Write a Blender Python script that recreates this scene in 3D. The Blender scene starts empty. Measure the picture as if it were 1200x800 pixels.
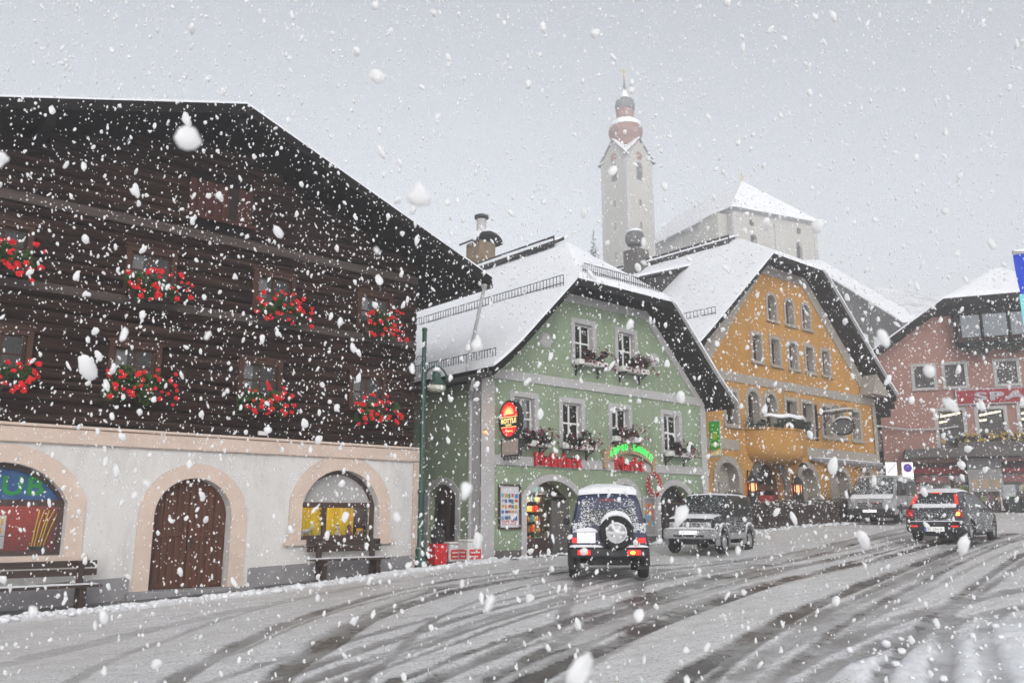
import bpy, bmesh, math, random
from math import sin, cos, pi, radians, sqrt, atan2
from mathutils import Vector, Matrix, noise, geometry
random.seed(7)
SC = bpy.context.scene
COL = SC.collection
# World frame: X runs along the row of house fronts, Y goes into the houses, the camera stands at the origin (eye level z = 0).

# ------------------------------------------------------------------ materials
def nodes_of(name):
    m = bpy.data.materials.new(name); m.use_nodes = True
    nt = m.node_tree
    return m, nt, nt.nodes['Principled BSDF']
def N(nt, kind, **kw):
    n = nt.nodes.new(kind)
    for k, v in kw.items():
        if k in n.inputs: n.inputs[k].default_value = v
        else: setattr(n, k, v)
    return n
def ramp(nt, fac, stops):
    r = nt.nodes.new('ShaderNodeValToRGB')
    e = r.color_ramp.elements
    while len(e) < len(stops): e.new(0.5)
    for el, (p, c) in zip(e, stops):
        el.position = p; el.color = (*c, 1) if len(c) == 3 else c
    nt.links.new(fac, r.inputs['Fac']); return r.outputs['Color']
def mul(c, k): return tuple(min(1, x*k) for x in c)
def surf(name, col, rough=.75, var=.18, scale=3.0, bump=.0, bscale=40., spec=.3, metal=0., stretch=(1,1,1), dirt=None, dirt_amt=.5, dirt_scale=1.2):
    m, nt, b = nodes_of(name)
    tc = nt.nodes.new('ShaderNodeTexCoord'); mp = N(nt, 'ShaderNodeMapping')
    mp.inputs['Scale'].default_value = stretch
    nt.links.new(tc.outputs['Object'], mp.inputs['Vector'])
    n1 = N(nt, 'ShaderNodeTexNoise', Scale=scale, Detail=6., Roughness=.62)
    nt.links.new(mp.outputs[0], n1.inputs['Vector'])
    c = ramp(nt, n1.outputs['Fac'], [(.25, mul(col, 1-var)), (.75, mul(col, 1+var))])
    if dirt:
        n2 = N(nt, 'ShaderNodeTexNoise', Scale=dirt_scale, Detail=8., Roughness=.7)
        nt.links.new(mp.outputs[0], n2.inputs['Vector'])
        f = ramp(nt, n2.outputs['Fac'], [(.48, (0,0,0)), (.72, (dirt_amt,)*3)])
        mx = N(nt, 'ShaderNodeMix', data_type='RGBA')
        nt.links.new(f, mx.inputs[0]); nt.links.new(c, mx.inputs[6]); mx.inputs[7].default_value = (*dirt, 1)
        c = mx.outputs[2]
    nt.links.new(c, b.inputs['Base Color'])
    b.inputs['Roughness'].default_value = rough; b.inputs['Specular IOR Level'].default_value = spec
    b.inputs['Metallic'].default_value = metal
    if bump:
        n3 = N(nt, 'ShaderNodeTexNoise', Scale=bscale, Detail=5.)
        nt.links.new(mp.outputs[0], n3.inputs['Vector'])
        bp = N(nt, 'ShaderNodeBump', Strength=bump, Distance=.02)
        nt.links.new(n3.outputs['Fac'], bp.inputs['Height']); nt.links.new(bp.outputs[0], b.inputs['Normal'])
    return m
def emit(name, col, s, base=None):
    m, nt, b = nodes_of(name)
    b.inputs['Base Color'].default_value = (*(base or col), 1)
    b.inputs['Emission Color'].default_value = (*col, 1); b.inputs['Emission Strength'].default_value = s
    return m
def glass_clear(name, tint=(.96,.97,.97)):
    m, nt, b = nodes_of(name)
    out = nt.nodes['Material Output']
    tr = N(nt, 'ShaderNodeBsdfTransparent'); tr.inputs['Color'].default_value = (*tint, 1)
    gl = N(nt, 'ShaderNodeBsdfGlossy', Roughness=.03); fr = N(nt, 'ShaderNodeFresnel', IOR=1.45)
    mx = N(nt, 'ShaderNodeMixShader')
    nt.links.new(fr.outputs[0], mx.inputs[0]); nt.links.new(tr.outputs[0], mx.inputs[1]); nt.links.new(gl.outputs[0], mx.inputs[2])
    nt.links.new(mx.outputs[0], out.inputs['Surface']); nt.nodes.remove(b)
    return m
def attr_mat(name, rough=.6, spec=.3):
    m, nt, b = nodes_of(name)
    a = N(nt, 'ShaderNodeVertexColor'); a.layer_name = 'Col'
    nt.links.new(a.outputs['Color'], b.inputs['Base Color'])
    b.inputs['Roughness'].default_value = rough; b.inputs['Specular IOR Level'].default_value = spec
    return m

M = {}
M['plaster_white'] = surf('plaster_white', (.63,.615,.60), .85, .07, 1.3, .45, 60, stretch=(1,1,.35), dirt=(.40,.385,.37), dirt_amt=.6, dirt_scale=2.5)
M['plaster_beige'] = surf('plaster_beige', (.60,.48,.41), .85, .1, 2, .3, 50, dirt=(.5,.38,.32), dirt_amt=.4)
M['plinth'] = surf('plinth', (.27,.26,.27), .8, .15, 3, .4, 40, dirt=(.16,.155,.16), dirt_amt=.6)
M['plaster_green'] = surf('plaster_green', (.25,.31,.21), .85, .1, .8, .6, 35, stretch=(1,1,.3), dirt=(.17,.205,.15), dirt_amt=.85, dirt_scale=1.5)
M['trim_grey'] = surf('trim_grey', (.42,.41,.41), .8, .08, 2, .25, 50, dirt=(.28,.275,.28), dirt_amt=.4)
M['plaster_orange'] = surf('plaster_orange', (.43,.225,.06), .85, .14, .8, .5, 35, stretch=(1,1,.3), dirt=(.30,.15,.05), dirt_amt=.75, dirt_scale=1.3)
M['trim_sand'] = surf('trim_sand', (.31,.28,.25), .8, .1, 2, .25, 50)
M['plaster_pink'] = surf('plaster_pink', (.33,.18,.15), .85, .12, .8, .5, 35, stretch=(1,1,.3), dirt=(.29,.16,.13), dirt_amt=.4)
M['plaster_church'] = surf('plaster_church', (.40,.385,.355), .85, .06, .3, .2, 8)
M['sandstone'] = surf('sandstone', (.21,.15,.10), .9, .35, 5, .6, 25, dirt=(.16,.13,.1), dirt_amt=.7, dirt_scale=2.5)
M['stone_dark'] = surf('stone_dark', (.12,.11,.105), .75, .3, 6, .5, 30)
M['snow'] = surf('snow', (.80,.81,.84), .6, .03, 2, .35, 14, spec=.25)
M['hill_snow'] = surf('hill_snow', (.74,.75,.78), .7, .06, .8, .4, 6, dirt=(.16,.15,.15), dirt_amt=.8, dirt_scale=.28)
M['log_wood'] = surf('log_wood', (.015,.0065,.005), .85, .8, 2.6, 1., 9, stretch=(.14,1,5), dirt=(.085,.05,.038), dirt_amt=.95, dirt_scale=2.3, spec=.2)
M['log_grey'] = surf('log_grey', (.075,.06,.055), .8, .5, 2.2, .9, 9, stretch=(.18,1,5), dirt=(.05,.03,.025), dirt_amt=.8, dirt_scale=1.4, spec=.2)
M['soffit_wood'] = surf('soffit_wood', (.009,.007,.007), .85, .5, 3, .6, 12, stretch=(1,.2,1), spec=.15)
M['shingle'] = surf('shingle', (.05,.045,.045), .85, .5, 5, .7, 18, stretch=(1,.3,1), spec=.15)
M['door_wood'] = surf('door_wood', (.10,.036,.018), .65, .55, 2.5, .5, 16, stretch=(6,1,.25), dirt=(.026,.014,.011), dirt_amt=.9, dirt_scale=2.2)
M['red_wood'] = surf('red_wood', (.055,.014,.009), .7, .5, 2, .5, 12, stretch=(6,1,.3), dirt=(.035,.015,.012), dirt_amt=.9)
M['frame_wood'] = surf('frame_wood', (.055,.023,.014), .65, .4, 3, .4, 12)
M['bench_wood'] = surf('bench_wood', (.04,.022,.016), .55, .45, 3, .5, 16, stretch=(.3,1,4), spec=.4)
M['brown_frame'] = surf('brown_frame', (.06,.035,.03), .5, .3, 4)
M['white_paint'] = surf('white_paint', (.72,.71,.69), .5, .06, 4)
M['iron'] = surf('iron', (.02,.02,.022), .55, .2, 8, spec=.4)
M['gutter'] = surf('gutter', (.06,.055,.055), .5, .2, 5, spec=.4)
M['pipe_grey'] = surf('pipe_grey', (.40,.40,.41), .5, .1, 5)
M['green_metal'] = surf('green_metal', (.014,.06,.043), .4, .25, 6, spec=.5)
M['lamp_glass'] = surf('lamp_glass', (.5,.5,.42), .3, .15, 5)
M['dark_glass'] = surf('dark_glass', (.012,.014,.016), .08, .3, .7, spec=.55)
M['grey_glass'] = surf('grey_glass', (.16,.18,.2), .12, .25, .8, spec=.6)
M['car_glass'] = surf('car_glass', (.02,.03,.03), .1, .3, 2, spec=.5)
M['glass'] = glass_clear('glass')
M['curtain'] = surf('curtain', (.22,.215,.21), .9, .25, 2, stretch=(14,1,.3))
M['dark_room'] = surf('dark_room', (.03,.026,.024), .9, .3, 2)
M['foliage'] = surf('foliage', (.045,.105,.022), .6, .5, 9)
M['foliage_dark'] = surf('foliage_dark', (.02,.03,.015), .65, .5, 9)
M['geranium'] = surf('geranium', (.72,.012,.018), .55, .35, 14)
M['burgundy'] = surf('burgundy', (.15,.015,.035), .6, .6, 14)
M['mauve'] = surf('mauve', (.25,.10,.16), .6, .4, 14)
M['yellow_flower'] = surf('yellow_flower', (.45,.30,.03), .6, .5, 10)
M['twig'] = surf('twig', (.085,.066,.058), .85, .4, 8)
M['bark'] = surf('bark', (.07,.058,.05), .9, .4, 6, .6, 15)
M['needles'] = surf('needles', (.035,.055,.04), .7, .4, 5)
M['tyre'] = surf('tyre', (.016,.016,.017), .8, .3, 12, .4, 30)
M['alloy'] = surf('alloy', (.5,.5,.52), .35, .1, 8, metal=.6)
M['black_plastic'] = surf('black_plastic', (.024,.025,.028), .6, .3, 6, dirt=(.1,.1,.105), dirt_amt=.5, dirt_scale=3)
M['blue_paint'] = surf('blue_paint', (.012,.022,.07), .25, .2, 4, dirt=(.12,.12,.13), dirt_amt=.45, dirt_scale=4, spec=.6)
M['dark_paint'] = surf('dark_paint', (.022,.026,.03), .25, .2, 4, dirt=(.12,.12,.125), dirt_amt=.4, dirt_scale=3, spec=.7)
M['silver_paint'] = surf('silver_paint', (.33,.33,.34), .35, .15, 4, metal=.2, dirt=(.11,.11,.11), dirt_amt=.7, dirt_scale=3, spec=.6)
M['grey_paint'] = surf('grey_paint', (.018,.021,.024), .25, .2, 4, dirt=(.12,.12,.125), dirt_amt=.3, dirt_scale=3, spec=.6)
M['plate_glow'] = emit('plate_glow', (.9,.9,.88), .25)  # white with a glow added, so unlit plates and sign panels look overexposed
M['tail_red'] = emit('tail_red', (1,.03,.02), .5, (.5,.01,.01))
M['tail_hot'] = emit('tail_hot', (1,.06,.01), 6.0, (.6,.02,.01))
M['tail_amber'] = emit('tail_amber', (1,.28,.02), 5.0, (.7,.2,.02))
M['red_dull'] = surf('red_dull', (.35,.02,.02), .3, .2, 6)
M['red_letter'] = emit('red_letter', (.75,.012,.02), .06, (.50,.012,.02))
M['neon_green'] = emit('neon_green', (.03,.9,.12), .5, (.1,.6,.15))
M['bright_shop_lamp'] = emit('bright_shop_lamp', (1,.72,.42), 60.0)
M['warm_glow'] = emit('warm_glow', (1,.36,.10), .22, (.5,.25,.1))
M['lantern_glow'] = emit('lantern_glow', (1,.32,.12), 1.5, (.6,.3,.15))
M['tube_light'] = emit('tube_light', (1,.74,.38), 5.0)
M['shop_lamp'] = emit('shop_lamp', (1,.74,.46), 14.0)
M['sign_red'] = emit('sign_red', (.85,.015,.015), .45, (.7,.02,.02))
M['sign_gold'] = emit('sign_gold', (1,.72,.28), .55, (.8,.6,.2))
M['sign_black'] = surf('sign_black', (.012,.02,.018), .35, .2, 6)
M['sign_wood'] = surf('sign_wood', (.36,.25,.155), .6, .25, 4, stretch=(1,1,5))
M['board_pale'] = surf('board_pale', (.42,.34,.29), .6, .3, 10, stretch=(1,8,1))
M['banner_green'] = surf('banner_green', (.03,.33,.02), .5, .25, 3)
M['banner_yellow'] = surf('banner_yellow', (.28,.42,.01), .5, .3, 6)
M['banner_cream'] = surf('banner_cream', (.75,.62,.3), .5, .2, 5)
M['banner_orange'] = surf('banner_orange', (.75,.4,.03), .5, .2, 5)
M['flag_blue'] = surf('flag_blue', (.01,.05,.5), .6, .15, 3)
M['flag_cyan'] = surf('flag_cyan', (.2,.62,.65), .6, .12, 3)
M['spar_red'] = surf('spar_red', (.27,.012,.022), .45, .12, 3)
M['spar_grey'] = surf('spar_grey', (.36,.35,.39), .4, .1, 3)
M['canopy_grey'] = surf('canopy_grey', (.10,.092,.09), .7, .2, 2, dirt=(.1,.09,.09), dirt_amt=.5)
M['poster'] = surf('poster', (.6,.6,.62), .4, .06, 4)
M['blue_ink'] = surf('blue_ink', (.04,.16,.42), .4, .4, 12)
M['red_box'] = surf('red_box', (.6,.015,.02), .4, .15, 5)
M['white_box'] = surf('white_box', (.6,.6,.6), .4, .08, 5)
M['yellow_cloth'] = surf('yellow_cloth', (.70,.56,.02), .8, .3, 2, stretch=(9,1,.4))
M['red_cloth'] = surf('red_cloth', (.26,.018,.015), .8, .35, 3)
M['blue_cloth'] = surf('blue_cloth', (.03,.085,.22), .7, .5, 5, dirt=(.1,.2,.38), dirt_amt=.6, dirt_scale=4)
M['green_ink'] = surf('green_ink', (.02,.24,.05), .5, .2, 4)
M['toy_white'] = surf('toy_white', (.66,.6,.55), .5, .1, 4)
M['copper_red'] = surf('copper_red', (.25,.13,.11), .6, .2, .8)
M['slate'] = surf('slate', (.14,.14,.145), .7, .3, 1.5)
M['gold'] = surf('gold', (.7,.45,.1), .4, .1, 3, metal=.5)
M['grey_boards'] = surf('grey_boards', (.2,.195,.19), .85, .25, 1.2, stretch=(1,1,.2))
M['wet_paving'] = surf('wet_paving', (.055,.05,.05), .35, .35, 5, .5, 20, dirt=(.3,.3,.31), dirt_amt=.7, dirt_scale=3, spec=.5)
M['goods'] = attr_mat('goods')

# ------------------------------------------------------------------ mesh collector
class MB:
    def __init__(s, xf=None): s.v=[]; s.f=[]; s.c=[]; s.xf=xf; s.sm=False; s.cur=None
    def pt(s, p):
        p = Vector(p)
        if s.xf: p = s.xf @ p
        s.v.append(p); return len(s.v)-1
    def face(s, idx): s.f.append(tuple(idx)); s.c.append(s.cur)
    def poly(s, pts): s.face([s.pt(p) for p in pts])
    def box(s, x0,x1,y0,y1,z0,z1):
        a=[s.pt(p) for p in ((x0,y0,z0),(x1,y0,z0),(x1,y1,z0),(x0,y1,z0),(x0,y0,z1),(x1,y0,z1),(x1,y1,z1),(x0,y1,z1))]
        for q in ((0,3,2,1),(4,5,6,7),(0,1,5,4),(1,2,6,5),(2,3,7,6),(3,0,4,7)): s.face([a[i] for i in q])
    def bbox(s, x0,x1,y0,y1,z0,z1,b=.01):
        # box with chamfered edges
        xs=(x0,x0+b,x1-b,x1); ys=(y0,y0+b,y1-b,y1); zs=(z0,z0+b,z1-b,z1)
        idx={}
        def g(i,j,k):
            if (i,j,k) not in idx: idx[(i,j,k)]=s.pt((xs[i],ys[j],zs[k]))
            return idx[(i,j,k)]
        for q in (((0,1,1),(0,1,2),(0,2,2),(0,2,1)),((3,1,1),(3,2,1),(3,2,2),(3,1,2)),((1,0,1),(2,0,1),(2,0,2),(1,0,2)),((1,3,1),(1,3,2),(2,3,2),(2,3,1)),((1,1,0),(1,2,0),(2,2,0),(2,1,0)),((1,1,3),(2,1,3),(2,2,3),(1,2,3)),
            ((0,1,1),(0,1,2),(1,0,2),(1,0,1)),((3,1,1),(2,0,1),(2,0,2),(3,1,2)),((0,2,1),(1,3,1),(1,3,2),(0,2,2)),((3,2,1),(3,2,2),(2,3,2),(2,3,1)),
            ((0,1,1),(1,1,0),(1,2,0),(0,2,1)),((3,1,1),(3,2,1),(2,2,0),(2,1,0)),((0,1,2),(0,2,2),(1,2,3),(1,1,3)),((3,1,2),(2,1,3),(2,2,3),(3,2,2)),
            ((1,0,1),(1,1,0),(2,1,0),(2,0,1)),((1,3,1),(2,3,1),(2,2,0),(1,2,0)),((1,0,2),(2,0,2),(2,1,3),(1,1,3)),((1,3,2),(1,2,3),(2,2,3),(2,3,2)),
            ((0,1,1),(1,0,1),(1,1,0)),((3,1,1),(2,1,0),(2,0,1)),((0,2,1),(1,2,0),(1,3,1)),((3,2,1),(2,3,1),(2,2,0)),((0,1,2),(1,1,3),(1,0,2)),((3,1,2),(2,0,2),(2,1,3)),((0,2,2),(1,3,2),(1,2,3)),((3,2,2),(2,2,3),(2,3,2))):
            s.face([g(*t) for t in q])
    def plate(s, outline, holes=(), d0=0., d1=.1, axis='Y'):
        # 2-D outline (h, z) with holes, thickness d0..d1 along axis
        mp = (lambda h,z,d:(h,d,z)) if axis=='Y' else ((lambda h,z,d:(d,h,z)) if axis=='X' else (lambda h,z,d:(h,z,d)))
        loops=[list(outline)]+[list(h) for h in holes]
        tris = geometry.tessellate_polygon([[Vector((h,z,0)) for h,z in l] for l in loops])
        flat=[p for l in loops for p in l]
        A=[s.pt(mp(h,z,d0)) for h,z in flat]; B=[s.pt(mp(h,z,d1)) for h,z in flat]
        for t in tris: s.face([A[i] for i in t]); s.face([B[i] for i in reversed(t)])
        k=0
        for l in loops:
            n=len(l)
            for i in range(n): s.face([A[k+i],A[k+(i+1)%n],B[k+(i+1)%n],B[k+i]])
            k+=n
    def tube(s, pts, r, n=8, cap=True):
        pts=[Vector(p) for p in pts]; rr=r if isinstance(r,(list,tuple)) else [r]*len(pts)
        rings=[]; up=None
        for i,p in enumerate(pts):
            d=(pts[min(i+1,len(pts)-1)]-pts[max(i-1,0)])
            if d.length<1e-9: d=Vector((0,0,1))
            d.normalize()
            if up is None: up=d.orthogonal().normalized()
            else:
                up=(up-d*up.dot(d))
                up = up.normalized() if up.length>1e-6 else d.orthogonal().normalized()
            w=d.cross(up)
            rings.append([s.pt(p+(up*cos(2*pi*k/n)+w*sin(2*pi*k/n))*rr[i]) for k in range(n)])
        for a,b in zip(rings,rings[1:]):
            for k in range(n): s.face([a[k],a[(k+1)%n],b[(k+1)%n],b[k]])
        if cap: s.face(rings[0][::-1]); s.face(rings[-1])
    def lathe(s, prof, c=(0,0,0), n=16, axis='Z', a0=0):
        rings=[]
        for r,h in prof:
            ring=[]
            for k in range(n):
                a=a0+2*pi*k/n
                q={'Z':(r*cos(a),r*sin(a),h),'Y':(r*cos(a),h,r*sin(a)),'X':(h,r*cos(a),r*sin(a))}[axis]
                ring.append(s.pt(Vector(c)+Vector(q)))
            rings.append(ring)
        for a,b in zip(rings,rings[1:]):
            for k in range(n): s.face([a[k],a[(k+1)%n],b[(k+1)%n],b[k]])
        s.face(rings[0][::-1]); s.face(rings[-1])
    def ball(s, c, r, nu=10, nv=6):
        r = r if isinstance(r,(tuple,list)) else (r,r,r)
        prof=[]; c=Vector(c)
        top=s.pt(c+Vector((0,0,r[2]))); bot=s.pt(c-Vector((0,0,r[2])))
        rings=[]
        for j in range(1,nv):
            t=pi*j/nv
            rings.append([s.pt(c+Vector((r[0]*sin(t)*cos(2*pi*k/nu), r[1]*sin(t)*sin(2*pi*k/nu), r[2]*cos(t)))) for k in range(nu)])
        for k in range(nu):
            s.face([top,rings[0][k],rings[0][(k+1)%nu]]); s.face([bot,rings[-1][(k+1)%nu],rings[-1][k]])
        for a,b in zip(rings,rings[1:]):
            for k in range(nu): s.face([a[k],b[k],b[(k+1)%nu],a[(k+1)%nu]])
    def grid(s, fn, nu, nv):
        idx=[[s.pt(fn(i/nu,j/nv)) for i in range(nu+1)] for j in range(nv+1)]
        for j in range(nv):
            for i in range(nu): s.face([idx[j][i],idx[j][i+1],idx[j+1][i+1],idx[j+1][i]])
        return idx
    def slab(s, fn, nu, nv, off0, off1, noise_amp=0., edge=0., nscale=.8, roundz=True):
        # closed solid between fn shifted vertically by off0 (bottom) and off1 (top); the top rounds off near its border
        def top(u,v):
            p=Vector(fn(u,v)); k=1.
            if edge:
                m=min(u*edge, (1-u)*edge, v*edge, (1-v)*edge); k=min(1., .45+.55*sqrt(max(0,min(1,m))))
            n_=noise.noise(p*nscale)*noise_amp + noise.noise(p*nscale*3.1)*noise_amp*.5 if noise_amp else 0
            return p+Vector((0,0,off0+(off1-off0)*k+n_))
        A=s.grid(lambda u,v: Vector(fn(u,v))+Vector((0,0,off0)), nu, nv)
        for j in range(len(s.f)-nu*nv, len(s.f)): s.f[j]=s.f[j][::-1]
        B=s.grid(top, nu, nv)
        for i in range(nu):
            s.face([A[0][i],A[0][i+1],B[0][i+1],B[0][i]]); s.face([A[nv][i+1],A[nv][i],B[nv][i],B[nv][i+1]])
        for j in range(nv):
            s.face([A[j+1][0],A[j][0],B[j][0],B[j+1][0]]); s.face([A[j][nu],A[j+1][nu],B[j+1][nu],B[j][nu]])
    def build(s, name, mat, parent=None, smooth=False, angle=None):
        off = Vector((0,0,0))
        if parent is not None and parent.get('_abs'):
            p=parent
            while p is not None: off += Vector(p.get('_loc', p.location)); p=p.parent
        me=bpy.data.meshes.new(name)
        me.from_pydata([tuple(v-off) for v in s.v], [], s.f)
        if any(c is not None for c in s.c):
            at=me.color_attributes.new('Col','FLOAT_COLOR','CORNER')
            li=0
            for fi,f in enumerate(s.f):
                col=s.c[fi] or (.5,.5,.5)
                for _ in f: at.data[li].color=(*col,1); li+=1
        me.materials.append(M[mat] if isinstance(mat,str) else mat)
        bm=bmesh.new(); bm.from_mesh(me); bmesh.ops.recalc_face_normals(bm, faces=bm.faces); bm.to_mesh(me); bm.free()
        if smooth or angle:
            me.polygons.foreach_set('use_smooth',[True]*len(me.polygons))
            if angle: me.set_sharp_from_angle(angle=radians(angle))
        o=bpy.data.objects.new(name, me); COL.objects.link(o)
        if parent is not None:
            o.parent=parent
            if parent.get('_abs'): o['_abs']=1
        return o

def tag(o, label, cat, group=None):
    o['label']=label; o['category']=cat
    if group: o['group']=group
    return o
def thing(name, label, cat, loc=(0,0,0), rotz=0., group=None, absolute=False):
    o=bpy.data.objects.new(name, None); COL.objects.link(o)
    o.empty_display_size=.2
    o.location=loc; o.rotation_euler=(0,0,rotz)
    if absolute: o['_abs']=1
    return tag(o,label,cat,group)
def struct(o, kind='structure'): o['kind']=kind; return o
def dup(root, loc, rotz=None, label=None):
    def cp(o, par):
        c=o.copy(); COL.objects.link(c); c.parent=par
        for ch in list(o.children): cp(ch, c)
        return c
    r=cp(root, None); r.location=loc
    if rotz is not None: r.rotation_euler=(0,0,rotz)
    if label: r['label']=label
    return r
def solo(mb, name, mat, label, cat, group=None, **kw):
    return tag(mb.build(name, mat, None, **kw), label, cat, group)

def rect(x0,x1,z0,z1): return [(x0,z0),(x1,z0),(x1,z1),(x0,z1)]
def arch(x0,x1,z0,zs,zt,n=14):
    xc=(x0+x1)/2; w=(x1-x0)/2
    return [(x0,z0),(x1,z0)]+[(xc+w*cos(pi*k/n), zs+(zt-zs)*sin(pi*k/n)) for k in range(n+1)]
def segarch(x0,x1,z0,zs,zt,n=12):
    # shallow circular arch head
    w=(x1-x0)/2; h=zt-zs; R=(w*w+h*h)/(2*h); xc=(x0+x1)/2; a=math.asin(min(1,w/R))
    return [(x0,z0),(x1,z0)]+[(xc+R*sin(a-2*a*k/n), zt-R+R*cos(a-2*a*k/n)) for k in range(n+1)]
def ell(xc,zc,a,b,n=28): return [(xc+a*cos(2*pi*k/n), zc+b*sin(2*pi*k/n)) for k in range(n)]

def text_obj(body, size, mat, parent, name, loc, rot, extrude=.02, width=None, height=None, bevel=0., shear=0., bold=0.):
    cu=bpy.data.curves.new(name,'FONT'); cu.body=body; cu.size=size; cu.extrude=extrude; cu.align_x='CENTER'; cu.align_y='CENTER'
    cu.bevel_depth=bevel; cu.shear=shear; cu.space_character=1.12; cu.offset=bold; cu.resolution_u=3
    t=bpy.data.objects.new('tmp',cu); COL.objects.link(t)
    dg=bpy.context.evaluated_depsgraph_get(); dg.update()
    me=bpy.data.meshes.new_from_object(t.evaluated_get(dg)); me.name=name
    bpy.data.objects.remove(t); bpy.data.curves.remove(cu)
    xs=[v.co.x for v in me.vertices]; ys=[v.co.y for v in me.vertices]
    cx,cy=(min(xs)+max(xs))/2,(min(ys)+max(ys))/2
    sx=width/(max(xs)-min(xs)) if width else 1.; sy=height/(max(ys)-min(ys)) if height else sx
    rm=Matrix.Rotation(rot[2],4,'Z')@Matrix.Rotation(rot[0],4,'X')
    off=Vector(loc)
    if parent is not None and parent.get('_abs'):
        p=parent
        while p is not None: off-=Vector(p.location); p=p.parent
    for v in me.vertices: v.co=rm@Vector(((v.co.x-cx)*sx,(v.co.y-cy)*sy,v.co.z))+off
    me.materials.clear(); me.materials.append(M[mat])
    o=bpy.data.objects.new(name,me); COL.objects.link(o); o.parent=parent
    return o

# ------------------------------------------------------------------ ground height
import numpy as np
CP = [(0,0,-1.65),(5.55,19.2,-1.74),(8.85,19.2,-1.61),(11.05,19.2,-1.46),(13.4,19.2,-1.32),(15.44,19.2,-1.19),(14,13,-1.13),(21,15.5,-1.08),(18,19.2,-1.12),
      (26.3,11.2,-.77),(35.8,17.7,-.22),(29,17.5,-.36),(46,19.5,.22),(46.9,15.8,.28),(28,20.2,-.36),(40,20.2,.02),(26,19.2,-.58),(2.2,10.7,-1.71),(9.7,3.5,-1.62),(0,19.2,-1.9),(35,8,-.5),(20,5,-1.25)]
_P=np.array(CP); _n=len(CP)
_phi=lambda d: np.sqrt(d*d+9.)
_A=np.zeros((_n+3,_n+3)); _D=np.hypot(_P[:,None,0]-_P[None,:,0],_P[:,None,1]-_P[None,:,1])
_A[:_n,:_n]=_phi(_D)+np.eye(_n)*(-1.0); _A[:_n,_n]=1; _A[:_n,_n+1]=_P[:,0]; _A[:_n,_n+2]=_P[:,1]; _A[_n:,:_n]=_A[:_n,_n:].T
_W=np.linalg.solve(_A,np.concatenate([_P[:,2],[0,0,0]]))
def gz(x,y):
    x=min(max(x,-3.),48.); y=min(max(y,-2.),22.)
    d=np.hypot(_P[:,0]-x,_P[:,1]-y)
    return float(_phi(d)@_W[:_n]+_W[_n]+_W[_n+1]*x+_W[_n+2]*y)
if False: [print('gz',c,round(gz(c[0],c[1]),2)) for c in CP]
HAZE=.0042; SKY=.15; SUN=.85; SUN_EL=22; SUN_AZ=212; EXPO=0.59
# ------------------------------------------------------------------ shared building parts
def win(root, holes, xc, zc, w, h, Y, sur=.14, msur='trim_grey', mfr='white_paint', cols=2, rows=2, rec=.14, top=None, glow=None, curtain=True, sill=True, fr=.05, proud=.03, msill=None, deep=.5):
    x0,x1,z0,z1=xc-w/2,xc+w/2,zc-h/2,zc+h/2
    if top: inner=arch(x0,x1,z0,z1-top,z1); outer=arch(x0-sur,x1+sur,z0-sur*.8,z1-top,z1+sur)
    else: inner=rect(x0,x1,z0,z1); outer=rect(x0-sur,x1+sur,z0-sur*.6,z1+sur)
    holes.append(inner)
    b=MB(); b.plate(outer,[inner],Y-proud,Y); wo=b.build('window',msur,root)
    # lining of the reveal
    k_=.016
    lin=arch(x0+k_,x1-k_,z0+k_,z1-top,z1-k_) if top else rect(x0+k_,x1-k_,z0+k_,z1-k_)
    b=MB(); b.plate([(x,z) for x,z in inner],[lin],Y+.002,Y+rec-.002); b.build('reveal',msur,wo)
    e=.004
    if top: fo=arch(x0+e,x1-e,z0+e,z1-top,z1-e)
    else: fo=rect(x0+e,x1-e,z0+e,z1-e)
    ph=[]; cw=(w-2*e-fr)/cols; 
    zt=z1-e if not top else z1-top
    ch=(zt-z0-e-fr*(0 if top else 1)*1.0)/rows
    for i in range(cols):
        for j in range(rows):
            a=x0+e+fr+i*cw; b_=a+cw-fr; c=z0+e+fr+j*ch; d=c+ch-fr
            if top and j==rows-1: d=z1-top-fr*.3
            ph.append(rect(a,b_,c,d))
    if top: ph.append(arch(x0+fr+e,x1-fr-e,z1-top+fr*.4,z1-top+fr*.5,z1-fr-e,10))
    b=MB(); b.plate(fo,ph,Y+rec,Y+rec+.05); b.build('frame',mfr,wo)
    b=MB(); b.box(x0+.02,x1-.02,Y+rec+.02,Y+rec+.028,z0+.02,(z1-top if top else z1)-.02)
    if top: b.plate(arch(x0+.03,x1-.03,z1-top-.015,z1-top,z1-.03,10),[],Y+rec+.0205,Y+rec+.0285)
    b.build('pane','glass',wo)
    yb=Y+rec+.05
    if glow:
        b=MB(); b.box(x0-.05,x0+w*.45,yb+.07,yb+.09,z0-.05,z1+.0); b.build('lit_curtain',glow,wo)
    if curtain:
        b=MB()
        for sx in (0,1):
            n=9; xa=x0-.02 if sx==0 else x1-w*.3; xb=x0+w*.3 if sx==0 else x1+.02
            pts=[(xa+(xb-xa)*k/n, yb+.05+.02*(k%2)) for k in range(n+1)]
            for (p,q) in zip(pts,pts[1:]): b.poly([(p[0],p[1],z0-.03),(q[0],q[1],z0-.03),(q[0],q[1],z1+.03),(p[0],p[1],z1+.03)])
        b.build('curtain','curtain',wo)
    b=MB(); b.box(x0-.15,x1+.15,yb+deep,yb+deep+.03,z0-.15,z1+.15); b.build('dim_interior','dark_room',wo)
    if sill:
        b=MB(); b.bbox(x0-sur-.03,x1+sur+.03,Y-.12,Y-proud-.003,z0-sur*.6-.07,z0-sur*.6,.012); b.build('sill',msill or msur,wo)
    return wo

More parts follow.
